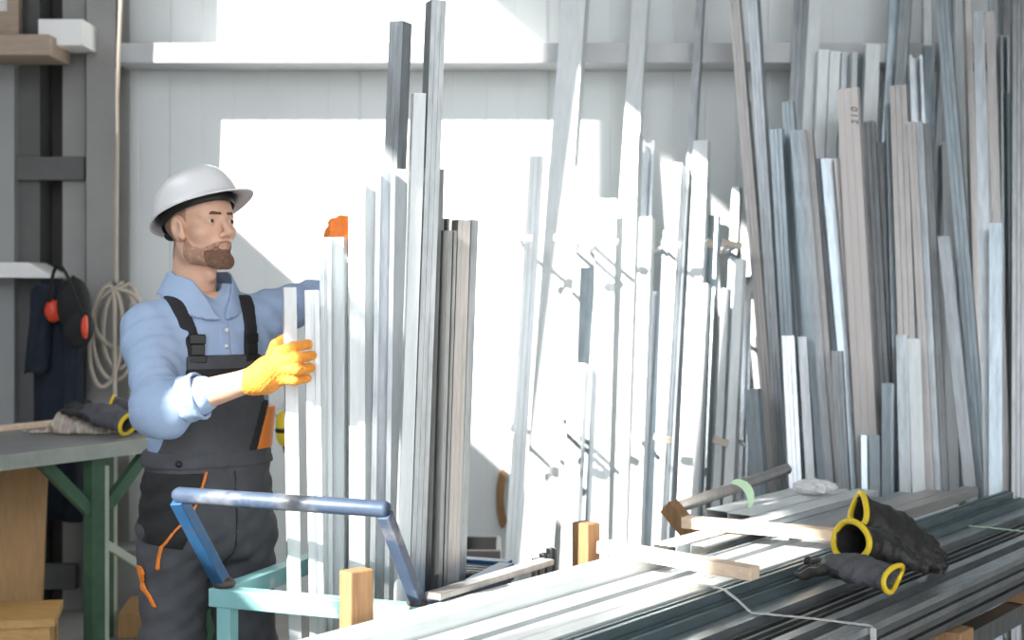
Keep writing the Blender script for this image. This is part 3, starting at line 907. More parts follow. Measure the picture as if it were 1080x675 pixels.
# ------------------------------------------------------------------ trolley
FL, FR = P(232, 624, 3.58), P(445, 640, 3.38)
ex = (FR - FL); ex.z = 0; exl = ex.length; ex.normalize()
ey = Vector((-ex.y, ex.x, 0))
tz = .785; tl = .58
def T(a, b, z): return Vector((FL.x, FL.y, 0)) + ex * a + ey * b + Vector((0, 0, z))
tr = empty('trolley', T(exl/2, tl/2, 0), 'turquoise and blue steel trolley holding upright steel profiles', 'trolley')
S = .046
MB().beam(T(-.02, 0, tz - .02), T(exl + .02, 0, tz - .02), S, S).build('front_beam', M['turq'], tr, bevel=.003)
MB().beam(T(0, tl, tz - .02), T(exl, tl, tz - .02), S, S).build('rear_beam', M['bluep'], tr, bevel=.003)
MB().beam(T(0, .024, tz - .02), T(0, tl - .024, tz - .02), S, S).build('side_beam', M['turq'], tr, bevel=.003)
MB().beam(T(exl, .024, tz - .02), T(exl, tl - .024, tz - .02), S, S).build('side_beam', M['bluep'], tr, bevel=.003)
# dark plates painted as the shaded hollow ends of the front tube
for a, s in ((-.0205, 1), (exl + .0205, -1)):
    MB().box(T(a, 0, tz - .02), (.002, .036, .036), Matrix.Rotation(math.atan2(ex.y, ex.x), 3, 'Z')).build('tube_end', M['rust'], tr)
# handle: a round bar on two slanting arms
hl, hr = P(188, 522, 3.44), P(406, 537, 3.25)
MB().tube([hl + (hl - hr).normalized() * .012, hl, hr, hr + (hr - hl).normalized() * .008], [.012, .0195, .0195, .015], 14).build('handle_bar', M['rail'], tr, smooth=True)
MB().beam(hl + Vector((0, 0, -.012)), T(.008, 0, tz + .012), .034, .034, up=ey).build('handle_arm', M['bluep'], tr, bevel=.003)
MB().beam(hr + Vector((0, 0, -.012)), T(exl - .01, 0, tz + .006), .030, .030, up=ey).build('handle_arm', M['rail'], tr, bevel=.003)
MB().ball(T(.012, 0, tz + .014), (.03, .026, .016)).build('weld', M['rust'], tr, smooth=True)
MB().ball(T(exl - .012, 0, tz + .008), (.026, .024, .014)).build('weld', M['rust'], tr, smooth=True)
for k in range(4):
    b = tl - .034 - .030 * k
    MB().tube([T(.02, b, tz - .012), T(exl - .02, b, tz - .012)], .007, 8).build('deck_rod', M['dark'], tr, smooth=True)
MB().beam(T(.02, tl - .08, tz - .03), T(exl - .02, tl - .08, tz - .03), .05, .012).build('deck_strip', M['bluep'], tr)
for a, b in ((0, 0), (exl, 0), (0, tl), (exl, tl)):
    aa = a + (.022 if a == 0 else -.022)
    MB().box(T(aa, b, (tz - .04 + .13) / 2), (.04, .04, tz - .043 - .13), Matrix.Rotation(math.atan2(ex.y, ex.x), 3, 'Z')).build('leg', M['bluep'] if b else M['turq'], tr, bevel=.003)
    wh = MB().cyl(T(aa - .016, b, .06), T(aa + .016, b, .06), .06, 20).build('wheel', M['rubber'], tr)
    MB().box(T(aa, b, .10), (.044, .05, .06), Matrix.Rotation(math.atan2(ex.y, ex.x), 3, 'Z')).build('fork', M['zinc'], wh)
MB().add([T(.0, .0, .19), T(exl, .0, .19), T(exl, tl, .19), T(0, tl, .19), T(0, 0, .205), T(exl, 0, .205), T(exl, tl, .205), T(0, tl, .205)],
         [(0,3,2,1), (4,5,6,7), (0,1,5,4), (1,2,6,5), (2,3,7,6), (3,0,4,7)]).build('lower_deck', M['dark'], tr)

# ------------------------------------------------------------------ workbench at the left
BU, BN = Vector((.569, .823, 0)), Vector((-.823, .569, 0))
B0 = Vector((-1.79, 4.97, 0))
def BW(u, n, z): return B0 + BU * u + BN * n + Vector((0, 0, z))
def bbox(mb, u0, u1, n0, n1, z0, z1):
    vs = [BW(u, n, z) for u in (u0, u1) for n in (n0, n1) for z in (z0, z1)]
    return mb.add(vs, [(0,1,3,2),(4,6,7,5),(0,4,5,1),(2,3,7,6),(0,2,6,4),(1,5,7,3)])
wb = empty('workbench', BW(.2, .4, 0), 'metal topped workbench with green legs behind the man', 'workbench')
bbox(MB(), -.42, 1.15, .012, .80, .905, .95).build('top', M['benchtop'], wb, bevel=.003)
bbox(MB(), -.42, 1.15, -.004, .012, .898, .951).build('edge_strip', M['edge'], wb)
def leg(u, n):
    l = bbox(MB(), u - .03, u + .03, n, n + .05, 0, .905).build('leg', M['green'], wb)
    bbox(MB(), u + .03, u + .052, n + .003, n + .047, 0, .86).build('leg_face', M['greenpale'], l)
    return l
for u, n in ((.46, .04), (.46, .70), (1.05, .04), (1.05, .70)): leg(u, n)
MB().beam(BW(.43, .06, .70), BW(.22, .06, .902), .045, .03, up=BN).build('brace', M['green'], wb)
MB().beam(BW(.51, .06, .70), BW(.72, .06, .902), .045, .03, up=BN).build('brace', M['green'], wb)
MB().beam(BW(.48, .06, .58), BW(1.03, .06, .22), .03, .02, up=BN).build('tie', M['greenpale'], wb)
tag(MB().beam(BW(-.42, .70, .962), BW(1.02, .74, .962), .045, .022).build('timber_strip', M['batten'], bevel=.002), 'thin pale timber strip lying along the back of the workbench', 'timber')
# plywood sheet and stool under the bench
a, b = P(-60, 492, 5.35), P(41, 492, 5.45)
mb = MB().add([(a.x, a.y, .02), (b.x, b.y, .02), (b.x, b.y + .10, .895), (a.x, a.y + .10, .895)] + [(a.x, a.y + .02, .02), (b.x, b.y + .02, .02), (b.x, b.y + .12, .895), (a.x, a.y + .12, .895)],
              [(0,1,2,3), (7,6,5,4), (0,4,5,1), (1,5,6,2), (2,6,7,3), (3,7,4,0)])
tag(mb.build('plywood_sheet', M['ply']), 'upright brown plywood sheet leaning under the workbench', 'plywood')
st_o = Vector((-1.60, 4.70, 0)); sa = R(12)
su, sn = Vector((math.cos(sa), math.sin(sa), 0)), Vector((-math.sin(sa), math.cos(sa), 0))
stl = empty('stool', st_o + su*-.2 + sn*.14, 'varnished wooden stool with a plank seat below the workbench', 'stool')
def SW(a, b, z): return st_o + su*a + sn*b + Vector((0, 0, z))
def sbox(mb, a0, a1, b0, b1, z0, z1):
    vs = [SW(a, b, z) for a in (a0, a1) for b in (b0, b1) for z in (z0, z1)]
    return mb.add(vs, [(0,1,3,2),(4,6,7,5),(0,4,5,1),(2,3,7,6),(0,2,6,4),(1,5,7,3)])
mb = MB()
for k in range(3): sbox(mb, -.46, .085, .098*k, .098*k + .096, .415, .442)
mb.build('seat', M['stool'], stl)
for a_, b_ in ((-.44, .01), (.03, .01), (-.44, .24), (.03, .24)): sbox(MB(), a_, a_ + .038, b_, b_ + .038, 0, .415).build('leg', M['stool'], stl)
sbox(MB(), -.40, .03, .016, .034, .33, .413).build('apron', M['stool'], stl)
sbox(MB(), .042, .06, .05, .24, .10, .413).build('side_panel', M['stool'], stl)
# planks and a grey box low by the wall behind the bench leg
p = P(134, 668, 6.3)
tag(MB().box((p.x + .16, 6.42, .055), (.40, .36, .11), Matrix.Rotation(R(6), 3, 'Z')).build('timber_offcut', M['ply'], bevel=.004), 'brown timber plank on the floor behind the bench leg', 'timber')
p = P(142, 620, 6.7)
tag(MB().box((p.x + .02, 6.84, .26), (.36, .25, .29), Matrix.Rotation(R(2), 3, 'Z')).build('grey_panel', M['wallgrey'], bevel=.004), 'grey box panel standing low against the wall behind the bench leg', 'panel')
bpy.data.objects['grey_panel'].location.z = -.11
bpy.data.objects['grey_panel'].location.y = .0
# dark crate behind the trolley
ck = empty('crate', (-.22, 6.3, 0), 'low black crate by the wall behind the trolley', 'crate')
MB().box((-.246, 5.73, .24), (.40, .02, .48)).build('front_panel', M['plastic'], ck, bevel=.004)
MB().box((-.246, 6.05, .24), (.40, .02, .48)).build('rear_panel', M['plastic'], ck, bevel=.004)
for x in (-.436, -.056): MB().box((x, 5.89, .24), (.02, .30, .48)).build('side_panel', M['plastic'], ck, bevel=.004)
MB().box((-.246, 5.89, .01), (.36, .30, .02)).build('base', M['plastic'], ck)

# ------------------------------------------------------------------ things hanging at the left
def loft(mb, rings):
    n = len(rings[0])
    vs = [p for r in rings for p in r]
    fs = []
    for i in range(len(rings) - 1):
        for k in range(n): fs.append((i*n+k, i*n+(k+1) % n, (i+1)*n+(k+1) % n, (i+1)*n+k))
    fs += [tuple(range(n))[::-1], tuple(range((len(rings)-1)*n, len(rings)*n))]
    return mb.add(vs, fs)
def coat_part(c_px, top_py, bot_py, w0, w1, d, ph, folds):
    rings = []
    n = 48
    for i in range(22):
        t = i / 21
        py = top_py + (bot_py - top_py) * t
        c = P(c_px + 4 * math.sin(t * 2.2 + ph), py, d)
        hw = (w0 + (w1 - w0) * min(1, t * 1.6)) / F_PX * d / 2
        if t < .06: hw *= .6 + t * 6.6
        hd = .075 * (1 - .25 * t)
        r = []
        for k in range(n):
            a = 2 * math.pi * k / n
            s = 1 + .16 * (0.25 + .75 * t) * math.sin(folds * a + ph + 1.5 * math.sin(2 * t)) + .05 * math.sin(9 * a + 6 * t)
            r.append(c + Vector((hw * math.cos(a) * (1 + .03 * math.sin(7 * t + ph)), hd * s * math.sin(a), .01 * math.sin(3 * a + ph) * t)))
        rings.append(r)
    return loft(MB(), rings)
ct = empty('work_coat', P(62, 540, 6.55), 'dark navy work coat hanging beside the steel column', 'coat')
coat_part(59, 296, 548, 50, 56, 6.55, .4, 6).build('body', M['coat'], ct, smooth=True)
coat_part(42, 300, 392, 24, 26, 6.47, 1.7, 4).build('sleeve', M['coat'], ct, smooth=True)
coat_part(80, 330, 528, 18, 22, 6.50, 2.9, 4).build('sleeve', M['coat'], ct, smooth=True)
# cap
cp = empty('baseball_cap', P(79, 330, 6.35), 'black baseball cap hanging on the dark coat with its brim down', 'cap')
cc = P(78, 322, 6.29)
def f_cap(p):
    d = s_ell(p, cc, (.074, .065, .125))
    return smax(d, -s_ell(p, cc + Vector((0, .03, -.03)), (.064, .06, .115)), .01)
sdf_obj('crown', f_cap, (cc.x-.1, cc.y-.09, cc.z-.15), (cc.x+.1, cc.y+.09, cc.z+.15), .008, M['black'], cp, sm=2)
def f_brim(p):
    c2 = P(83, 347, 6.23)
    Mx = np.array(Matrix.Rotation(R(14), 3, 'Y'))
    return smax(s_ell(p, c2, (.068, .035, .088), Mx), -s_ell(p, c2 + Vector((0, .02, .0)), (.066, .035, .086), Mx), .006)
c2 = P(83, 347, 6.23)
sdf_obj('brim', f_brim, (c2.x-.1, c2.y-.06, c2.z-.12), (c2.x+.1, c2.y+.06, c2.z+.12), .006, M['black'], cp, sm=2)
MB().ball(cc + Vector((0, -.01, .125)), (.010, .010, .007)).build('button', M['black'], cp, smooth=True)
# ear defenders
em = empty('ear_defenders', P(60, 328, 6.36), 'red ear defenders with a black headband hanging on the coat beside the cap', 'ear defenders')
for (px, py, d, rx) in ((56, 328, 6.40, .038), (90, 345, 6.155, .017)):
    c = P(px, py, d)
    cup = MB().ball(c, (rx, .035, .052)).build('ear_cup', M['red'], em, smooth=True)
    MB().ball(c + Vector((.012, .018, 0)), (rx * .9, .03, .050)).build('cushion', M['black'], cup, smooth=True)
pts = []
a, b = P(52, 318, 6.38), P(89, 338, 6.17)
for k in range(15):
    t = k / 14
    q = a.lerp(b, t); q.z += .20 * math.sin(math.pi * t); q.x -= .03 * math.sin(math.pi * t)
    pts.append(q)
MB().tube(pts, .0075, 8).build('headband', M['black'], em, smooth=True)
# cable coil with the drop from the ceiling
cb = MB()
pts = [P(131 - 8 * min(1, t * 2.2) - .5 * math.sin(t * 9), -60 + 360 * t, 6.60) for t in [k / 24 for k in range(25)]]
c0 = P(121, 350, 6.60)
n_ = 30
for lp, (rx, rz, ox, oz, tl_) in enumerate([(.105, .225, .0, .0, .0), (.085, .20, .035, .03, .1), (.120, .135, .03, .06, -.1), (.075, .235, -.03, -.02, .08)]):
    for k in range(n_):
        a = math.pi/2 + 2 * math.pi * k / n_
        q = Vector((rx * math.cos(a), 0, rz * math.sin(a)))
        pts.append(c0 + Vector((q.x * math.cos(tl_) + q.z * math.sin(tl_) + ox, -.012 * lp - .004 * math.sin(a), q.z * math.cos(tl_) - q.x * math.sin(tl_) + oz)))
pts += [P(121, 320 + 115 * t, 6.55) for t in [k / 8 for k in range(9)]]
cb.tube(pts, .0105, 7)
tag(cb.build('power_cable', M['cable'], smooth=True), 'beige cable dropping from above into a hanging coil by the steel column', 'cable')
q0, q1 = P(121, 300, 6.56), P(121, 300, 6.70)
tag(MB().tube([q1, q0, q0 + Vector((0, -.02, .02))], .008, 8).build('hook', M['dark'], smooth=True), 'small dark hook on the steel column carrying the cable coil', 'hook')
mb = MB()
a, b = P(-70, 277, 6.62), P(61, 291, 6.62)
mb.add([(a.x, 6.50, a.z), (b.x - .10, 6.50, a.z), (b.x, 6.50, b.z + .005), (b.x, 6.50, b.z - .012), (a.x, 6.50, b.z - .005),
        (a.x, 6.76, a.z), (b.x - .10, 6.76, a.z), (b.x, 6.76, b.z + .005), (b.x, 6.76, b.z - .012), (a.x, 6.76, b.z - .005)],
       [(4,3,2,1,0), (5,6,7,8,9), (0,1,6,5), (1,2,7,6), (2,3,8,7), (3,4,9,8), (4,0,5,9)])
tag(mb.build('shelf_board', M['white'], bevel=.004), 'white shelf board jutting from the left above the coat', 'shelf')
# tool hanging from a peg behind the man, orange saw handle on the wall
pg = empty('wall_peg', (P(286, 438, 6.3).x, 6.98, P(286, 438, 6.3).z), 'pale steel peg just right of the man with a yellow tool on it', 'peg', 'pegs of the wall rack')
MB().beam(P(278, 436, 6.3), P(300, 440, 6.3), .022, .018).build('cross_bar', M['girt'], pg)
MB().beam(P(279, 437, 6.31), Vector((P(279, 437, 6.31).x, 6.99, P(279, 437, 6.31).z)), .018, .018).build('arm', M['girt'], pg)
ht = empty('spring_clamp', P(298, 452, 6.27), 'yellow and black clamp hanging from the peg right of the man', 'clamp')
c = P(299, 452, 6.25)
sdf_obj('jaw', lambda p: smin(s_ell(p, c + Vector((0, 0, .02)), (.034, .022, .062)), s_ell(p, c + Vector((0, 0, -.03)), (.030, .02, .05)), .02), (c.x-.05, c.y-.04, c.z-.1), (c.x+.05, c.y+.04, c.z+.1), .006, M['yellow'], ht)
MB().ball(c + Vector((0, 0, -.008)), (.038, .027, .024)).build('band', M['plastic'], ht, smooth=True)
MB().tube([c + Vector((.0, 0, -.07)), c + Vector((.006, 0, -.10)), c + Vector((.02, 0, -.115)), c + Vector((.032, 0, -.10))], .006, 8).build('hook', M['plastic'], ht, smooth=True)
oc = P(530, 526, 6.975)
tag(sdf_obj('curved_handle', lambda p: smax(s_ell(p, oc, (.032, .03, .148)), -s_ell(p, oc + Vector((.034, 0, 0)), (.030, .04, .11)), .012), (oc.x-.06, oc.y-.05, oc.z-.17), (oc.x+.06, oc.y+.05, oc.z+.17), .007, M['wood'], None),
    'tan curved handle hanging on the wall left of the sunlit rack', 'handle')

# ------------------------------------------------------------------ work gloves
def glove(cuff, tip, up, scale, spread, curl, m1, m2, label, group, seed=0, flat=.6):
    """a knitted work glove with a hollow cuff; cuff end centre -> fingertips"""
    cuff, tip = Vector(cuff), Vector(tip)
    y = (tip - cuff).normalized(); z = Vector(up); z = (z - y * z.dot(y)).normalized(); x = y.cross(z)
    Mx = Matrix((x, y, z)).transposed()
    s = scale
    rt = empty('work_glove', cuff, label, 'glove', group)
    Mn = np.array(Mx); c0 = V(cuff)
    rnd_ = random.Random(seed)
    fing = []
    for k in range(4):
        bx = (-.032 + .021 * k)
        ln = (.062, .074, .070, .056)[k]
        ang = spread * (k - 1.5) + rnd_.uniform(-.06, .06)
        cz = -curl * rnd_.uniform(.6, 1.2)
        p0 = (bx * .8, .135, 0); p1 = (bx + ln*.55*math.sin(ang), .150 + ln*.55, cz*.4*ln*4); p2 = (bx + ln*1.0*math.sin(ang)*1.2, .150 + ln*(1 - .25*curl), cz*ln*2.4)
        fing.append((p0, p1, p2))
    def f_out(q):
        d = s_cone(q * V(1, 1, 1/flat), (0, 0, 0), (0, .075, 0), .047, .038)
        d = smin(d, s_ell(q, (0, .105, 0), (.047, .062, .026)), .03)
        fd = None
        for (a, b, c) in fing:
            e = np.minimum(s_cone(q, a, b, .0115, .0105), s_cone(q, b, c, .0105, .0095))
            fd = e if fd is None else np.minimum(fd, e)
        d = smin(d, fd, .012)
        th = np.minimum(s_cone(q, (.034, .075, -.002), (.062, .105, -.01), .016, .012), s_cone(q, (.062, .105, -.01), (.070, .135, -.016), .012, .0105))
        d = smin(d, th, .016)
        d = d + .0022*np.sin(q[:,0]*95+seed)*np.sin(q[:,1]*120+q[:,2]*60) + .0016*np.sin(q[:,1]*210+q[:,0]*90)
        return d
    def f(p):
        q = ((p - c0) @ Mn / s).astype(np.float32)
        d = f_out(q)
        d = smax(d, -q[:,1], .002)
        hol = s_cone(q * V(1, 1, 1/flat), (0, -.02, 0), (0, .07, 0), .0425, .030)
        return smax(d, -hol, .004) * s
    cs = [cuff + Mx @ Vector((a, b, c)) * s for a in (-.09, .10) for b in (-.02, .245) for c in (-.11, .05)]
    lo = [min(q[i] for q in cs) for i in range(3)]; hi = [max(q[i] for q in cs) for i in range(3)]
    sdf_obj('knit_body', f, lo, hi, .0042, m1, rt, sm=1)
    rim = [cuff + Mx @ Vector((.0462 * math.cos(a), .000 + .004*math.sin(2*a+seed), .0462 * flat * math.sin(a))) * s for a in [2*math.pi*k/28 for k in range(28)]]
    MB().ring(rim, .0062 * s, 8).build('cuff_rim', m2, rt, smooth=True)
    def f2(p):                                   # dipped palm side
        q = ((p - c0) @ Mn / s).astype(np.float32)
        return smax(f_out(q) - .0012, -(.100 - q[:,1]), .004) if False else smax(f_out(q) - .0015, np.maximum(.098 + .01*np.sin(q[:,0]*80) - q[:,1], q[:,2] - .010), .003) * s
    sdf_obj('palm_coating', f2, lo, hi, .0046, M['gloveblack'], rt, sm=1)
    return rt
glove(P(906, 537, 4.12), P(986, 577, 4.16), (.2, -.5, .8), 1.42, .12, .15, M['gloveblack'], M['yellow'], 'topmost black work glove on the stack, its yellow cuff pointing up', 'work gloves on the stack', 1, .55)
glove(P(897, 570, 3.86), P(996, 592, 4.06), (-.1, -.15, .95), 1.40, .10, .08, M['gloveblack'], M['yellow'], 'black work glove on the stack with a wide open yellow cuff in the middle', 'work gloves on the stack', 2, .80)
glove(P(942, 610, 3.68), P(848, 586, 3.84), (.1, -.35, .9), 1.16, .14, .2, M['glovegrey'], M['yellow'], 'charcoal work glove on the stack, lowest one, fingers pointing left', 'work gloves on the stack', 3, .58)
q = P(945, 572, 4.02)
glove(P(137, 447, 5.60), P(74, 426, 5.72), (.2, -.4, .85), 1.35, .05, .05, M['glovegrey'], M['yellow'], 'charcoal glove on the workbench with its yellow cuff facing forward', 'work gloves on the workbench', 4, .6)
glove(P(117, 429, 5.82), P(151, 437, 5.80), (.1, -.9, .5), 1.05, .08, .2, M['glovegrey'], M['yellow'], 'charcoal glove on the workbench with its yellow cuff standing up', 'work gloves on the workbench', 5, .5)
q = P(86, 449, 5.74)
def f_rag(p):
    q_ = p - V(q)
    d = s_ell(q_, (0, 0, -.01), (.12, .09, .042))
    d = smin(d, s_ell(q_, (-.05, .0, .010), (.07, .06, .045)), .03)
    d = smin(d, s_ell(q_, (.09, -.02, -.025), (.07, .06, .03)), .03)
    d = smin(d, s_ell(q_, (-.14, .0, -.032), (.09, .05, .018)), .03)
    d = d + .011*np.sin(q_[:,0]*55 + q_[:,2]*60) * np.sin(q_[:,1]*40 + q_[:,2]*30 + 1) + .005*np.sin(q_[:,0]*120 - q_[:,2]*90)
    return smax(d, -(q_[:,2] + q.z - .952), .004)
tag(sdf_obj('rag', f_rag, (q.x-.26, q.y-.13, .945), (q.x+.2, q.y+.13, q.z+.09), .007, M['rag']), 'crumpled rag with orange and grey stripes on the workbench', 'rag')
# ------------------------------------------------------------------ the man
MC = Vector((-.835, 3.90, 0))
man = empty('person', MC, 'person in a white hard hat and dark bib overalls gripping upright steel profiles', 'person')
ph = R(33)
TL = Vector((math.cos(ph), math.sin(ph), 0)); TF = Vector((math.sin(ph), -math.cos(ph), 0))
TM = np.array(Matrix((TL, TF, Vector((0, 0, 1)))).transposed(), np.float32)
def tw(x, y, z): return MC + TL * x + TF * y + Vector((0, 0, z))
def tloc(p): return (p - V(MC)) @ TM
# skeleton
SHR, ELR, WRR = tw(-.168, -.005, 1.432), Vector((-.900, 3.610, 1.236)), P(268, 400, 3.56)
SHL, ELL, WRL = tw(.165, .0, 1.465), Vector((-.500, 4.10, 1.525)), Vector((-.490, 3.99, 1.665))
NB = tw(-.012, -.02, 1.475)
# head frame
HS = 1.05
yaw = R(53); pitch = R(7)
hf = Vector((math.sin(yaw)*math.cos(pitch), -math.cos(yaw)*math.cos(pitch), math.sin(pitch)))
hl_ = Vector((math.cos(yaw), math.sin(yaw), 0))
hu = hf.cross(hl_)
HC = Vector((-.858, 3.90, 1.710))
HM = np.array(Matrix((hl_, hf, hu)).transposed(), np.float32)
HMm = Matrix((hl_, hf, hu)).transposed()
def hloc(p): return ((p - V(HC)) @ HM / HS).astype(np.float32)
def hw(x, y, z): return HC + HMm @ Vector((x, y, z)) * HS
def head(q):
    a = q.copy(); a[:, 0] = np.abs(a[:, 0])
    d = s_ell(q, (0, -.012, .036), (.074, .097, .082))
    d = smin(d, s_ell(q, (0, .024, -.038), (.057, .066, .074)), .03)
    d = smin(d, s_ell(q, (0, .045, .035), (.056, .048, .045)), .03)            # forehead
    d = smin(d, s_cone(a, (.054, -.006, -.045), (.050, .012, -.074), .016, .016), .025)
    d = smin(d, s_cone(a, (.050, .012, -.074), (.014, .076, -.106), .016, .016), .022)  # jaw
    d = smin(d, s_ell(q, (0, .080, -.101), (.024, .020, .019)), .02)          # chin
    d = smin(d, s_cone(a, (.014, .088, .019), (.044, .070, .017), .0085, .009), .014)  # brow ridge
    d = smin(d, s_ell(a, (.043, .055, -.026), (.024, .026, .020)), .02)       # cheekbone
    d = smax(d, -s_ell(a, (.032, .101, .000), (.017, .018, .011)), .012)      # socket
    d = smin(d, s_ell(a, (.0325, .077, .000), (.0155, .0135, .0135)), .003)   # lids and eyeball volume
    d = smax(d, -s_ell(a, (.0330, .0925, -.0008), (.0140, .007, .0056)), .0018)   # lid opening
    d = smin(d, s_cone(q, (0, .088, .012), (0, .1115, -.031), .0080, .0105), .010)  # nose
    d = smin(d, s_cone(a, (0, .106, -.036), (.0125, .097, -.038), .0080, .0072), .006)
    d = smax(d, -s_ell(a, (.0075, .103, -.0455), (.004, .007, .004)), .003)
    d = smin(d, s_ell(q, (0, .080, -.060), (.028, .016, .018)), .014)         # mouth mound
    d = smin(d, s_cone(a, (0, .0965, -.0625), (.019, .0865, -.0655), .0042, .0026), .004)
    d = smin(d, s_cone(a, (0, .0955, -.0715), (.015, .0875, -.0705), .0050, .0028), .004)
    d = smax(d, -s_cone(a, (0, .101, -.0670), (.021, .0885, -.0675), .0008, .0006), .003)
    # ears
    e = s_ell(a, (.0765, .004, -.010), (.0105, .021, .034), np.array(Matrix.Rotation(R(14), 3, 'X')))
    e = smax(e, -s_ell(a, (.0875, .010, -.006), (.008, .011, .018)), .006)
    e = smin(e, s_ell(a, (.072, .018, -.030), (.007, .009, .011)), .006)
    d = smin(d, e, .006)
    # neck
    d = smin(d, s_cone(q, (0, -.026, -.075), (0, -.052, -.215), .054, .062), .03)
    d = smin(d, s_cone(q, (0, .030, -.135), (0, .022, -.120), .010, .010), .03)
    return d
def body(p):
    q = tloc(p)
    z = q[:, 2]
    zs = [.80, .90, 1.0, 1.1, 1.25, 1.36, 1.44, 1.49, 1.53]
    w_ = np.interp(z, zs, [.155, .162, .150, .142, .155, .165, .150, .10, .062])
    d_ = np.interp(z, zs, [.110, .115, .105, .098, .105, .110, .095, .075, .058])
    o_ = np.interp(z, zs, [0, 0, 0, 0, 0, .0, -.01, -.018, -.02])
    d = (np.sqrt((q[:,0]/w_)**2 + ((q[:,1]-o_)/d_)**2) - 1) * np.minimum(w_, d_)
    d = smax(smax(d, z - 1.53, .01), .80 - z, .02)
    for s, e, w2 in ((SHR, ELR, WRR), (SHL, ELL, WRL)):
        d = smin(d, s_cone(p, s, e, .052, .040), .05)
        d = smin(d, np.minimum(s_cone(p, e, e.lerp(w2, .35), .039, .042), s_cone(p, e.lerp(w2, .35), w2, .042, .029)), .02)
        d = smin(d, s_cone(p, w2, w2 + (w2 - e).normalized()*.06, .028, .03), .02)
    for s in (-1, 1):
        d = smin(d, s_cone(q, (s*.088, 0, .84), (s*.105, .015, .48), .078, .056), .015)
        d = smin(d, s_cone(q, (s*.105, .015, .48), (s*.11, -.02, .08), .054, .038), .03)
        d = smin(d, s_cone(q, (s*.11, -.03, .05), (s*.115, .12, .04), .034, .032), .03)
    return d
hb = [hw(a, b, c) for a in (-.10, .10) for b in (-.13, .13) for c in (-.24, .13)]
hlo = [min(v[i] for v in hb) for i in range(3)]; hhi = [max(v[i] for v in hb) for i in range(3)]
sdf_obj('body', body, (-1.15, 3.40, .0), (-.40, 4.25, 1.56), .010, M['skin'], man, extra=[(lambda p: head(hloc(p)) * HS, hlo, hhi, .0026)])
# stubble beard, moustache, hair, brows: thin shells over the head
def beard_region(q, inner):
    a = q.copy(); a[:, 0] = np.abs(a[:, 0])
    line = np.interp(a[:, 1], [-.01, .015, .035, .055, .075, .1], [.010, -.030, -.058, -.066, -.060, -.0505]) - inner*.010
    reg = np.maximum(q[:, 2] - line, -.118 - q[:, 2] - .30*(q[:, 1]-.06))
    reg = np.maximum(reg, -(q[:, 1] - (.012 if not inner else .058)))
    return np.maximum(reg, -s_ell(q, (0, .098, -.0675), (.0205, .022, .0080)))
def beard_shell(p, off, inner):
    q = hloc(p)
    return smax(head(q) - off, beard_region(q, inner), .002) * HS
sdf_obj('stubble', lambda p: beard_shell(p, .0010, 0), hlo, hhi, .0026, M['stubble'], man)
sdf_obj('beard', lambda p: beard_shell(p, .0017, 1), hlo, hhi, .0026, M['beard'], man)
def lips(p):
    q = hloc(p)
    return smax(head(q) - .0007, s_ell(q, (0, .098, -.0672), (.019, .02, .0088)), .002) * HS
sdf_obj('lips', lips, hw(0,.09,-.067) - Vector((.05,)*3), hw(0,.09,-.067) + Vector((.05,)*3), .0018, M['lip'], man)
def hair(p):
    q = hloc(p); a = q.copy(); a[:, 0] = np.abs(a[:, 0])
    back = np.interp(q[:, 2], [-.09, -.05, -.02, 0, .02, .05, .12], [-.075, -.05, .020, .026, .030, .036, .045])
    reg = np.maximum(q[:, 1] - back, -.085 - q[:, 2])
    ear = s_ell(a, (.080, .006, -.012), (.024, .026, .038))
    reg = np.maximum(reg, -ear)
    return smax(head(q) - .0022, reg, .004) * HS
sdf_obj('hair', hair, hlo, hhi, .0032, M['hair'], man)
def brows(p):
    q = hloc(p); a = q.copy(); a[:, 0] = np.abs(a[:, 0])
    return smax(head(q) - .0018, np.minimum(s_cone(a, (.012, .098, .0180), (.032, .090, .0205), .0032, .0038), s_cone(a, (.032, .090, .0205), (.049, .071, .0140), .0038, .0016)) - .0008, .002) * HS
bc = hw(0, .085, .02)
sdf_obj('eyebrows', brows, bc - Vector((.085,)*3), bc + Vector((.085,)*3), .0020, M['brow'], man)
for s in (-1, 1):
    e = MB().ball(hw(s*.0328, .0765, -.0005), .0125 * HS).build('eye', M['eye'], man, smooth=True)
    g = (Vector((s*.0328, .0765, -.0005)) + Vector((s*.05 + .12, .98, .02)).normalized() * .0098)
    MB().ball(hw(*g), 0.0056 * HS, nu=12, nv=8).build('iris', M['iris'], e, smooth=True)
# hard hat
hat = MB()
def hatpt(th, ph_):
    """th 0 crown .. 1 rim; ph_ 0 = front"""
    a, b, h = .106, .134, .108
    r = math.sin(th * math.pi / 2) ** .88
    z = math.cos(th * math.pi / 2) ** .92
    x, y = a * r * math.sin(ph_), b * r * math.cos(ph_)
    zz = h * z
    if abs(ph_) < 10:                       # raised central ridge with two flanks
        k = math.exp(-(x / .030) ** 4) * (1 - th ** 3)
        zz += .007 * k
        y += .004 * k * (1 if y > 0 else -1) * r
    return Vector((x, y, zz))
n = 64; rows = []
for j in range(23): rows.append([hatpt(j / 22, 2*math.pi*k/n) for k in range(n)])
for j, ex_ in enumerate((.006, .013, .018)):
    rg = []
    for k in range(n):
        p_ = 2*math.pi*k/n; c_ = math.cos(p_)
        pk = max(0, c_) ** 3 * .048 * (j + 1) / 3
        b_ = hatpt(1, p_); o_ = Vector((b_.x, b_.y, 0)).normalized()
        rg.append(b_ + o_ * ex_ * (1 + .2 * c_) + Vector((0, pk, -.004 * (j + 1) - .014 * max(0, c_) ** 3 * (j + 1) / 3 - .012 * max(0, -c_) ** 2 * (j + 1) / 3)))
    rows.append(rg)
vs = [v for r_ in rows for v in r_]
fs = []
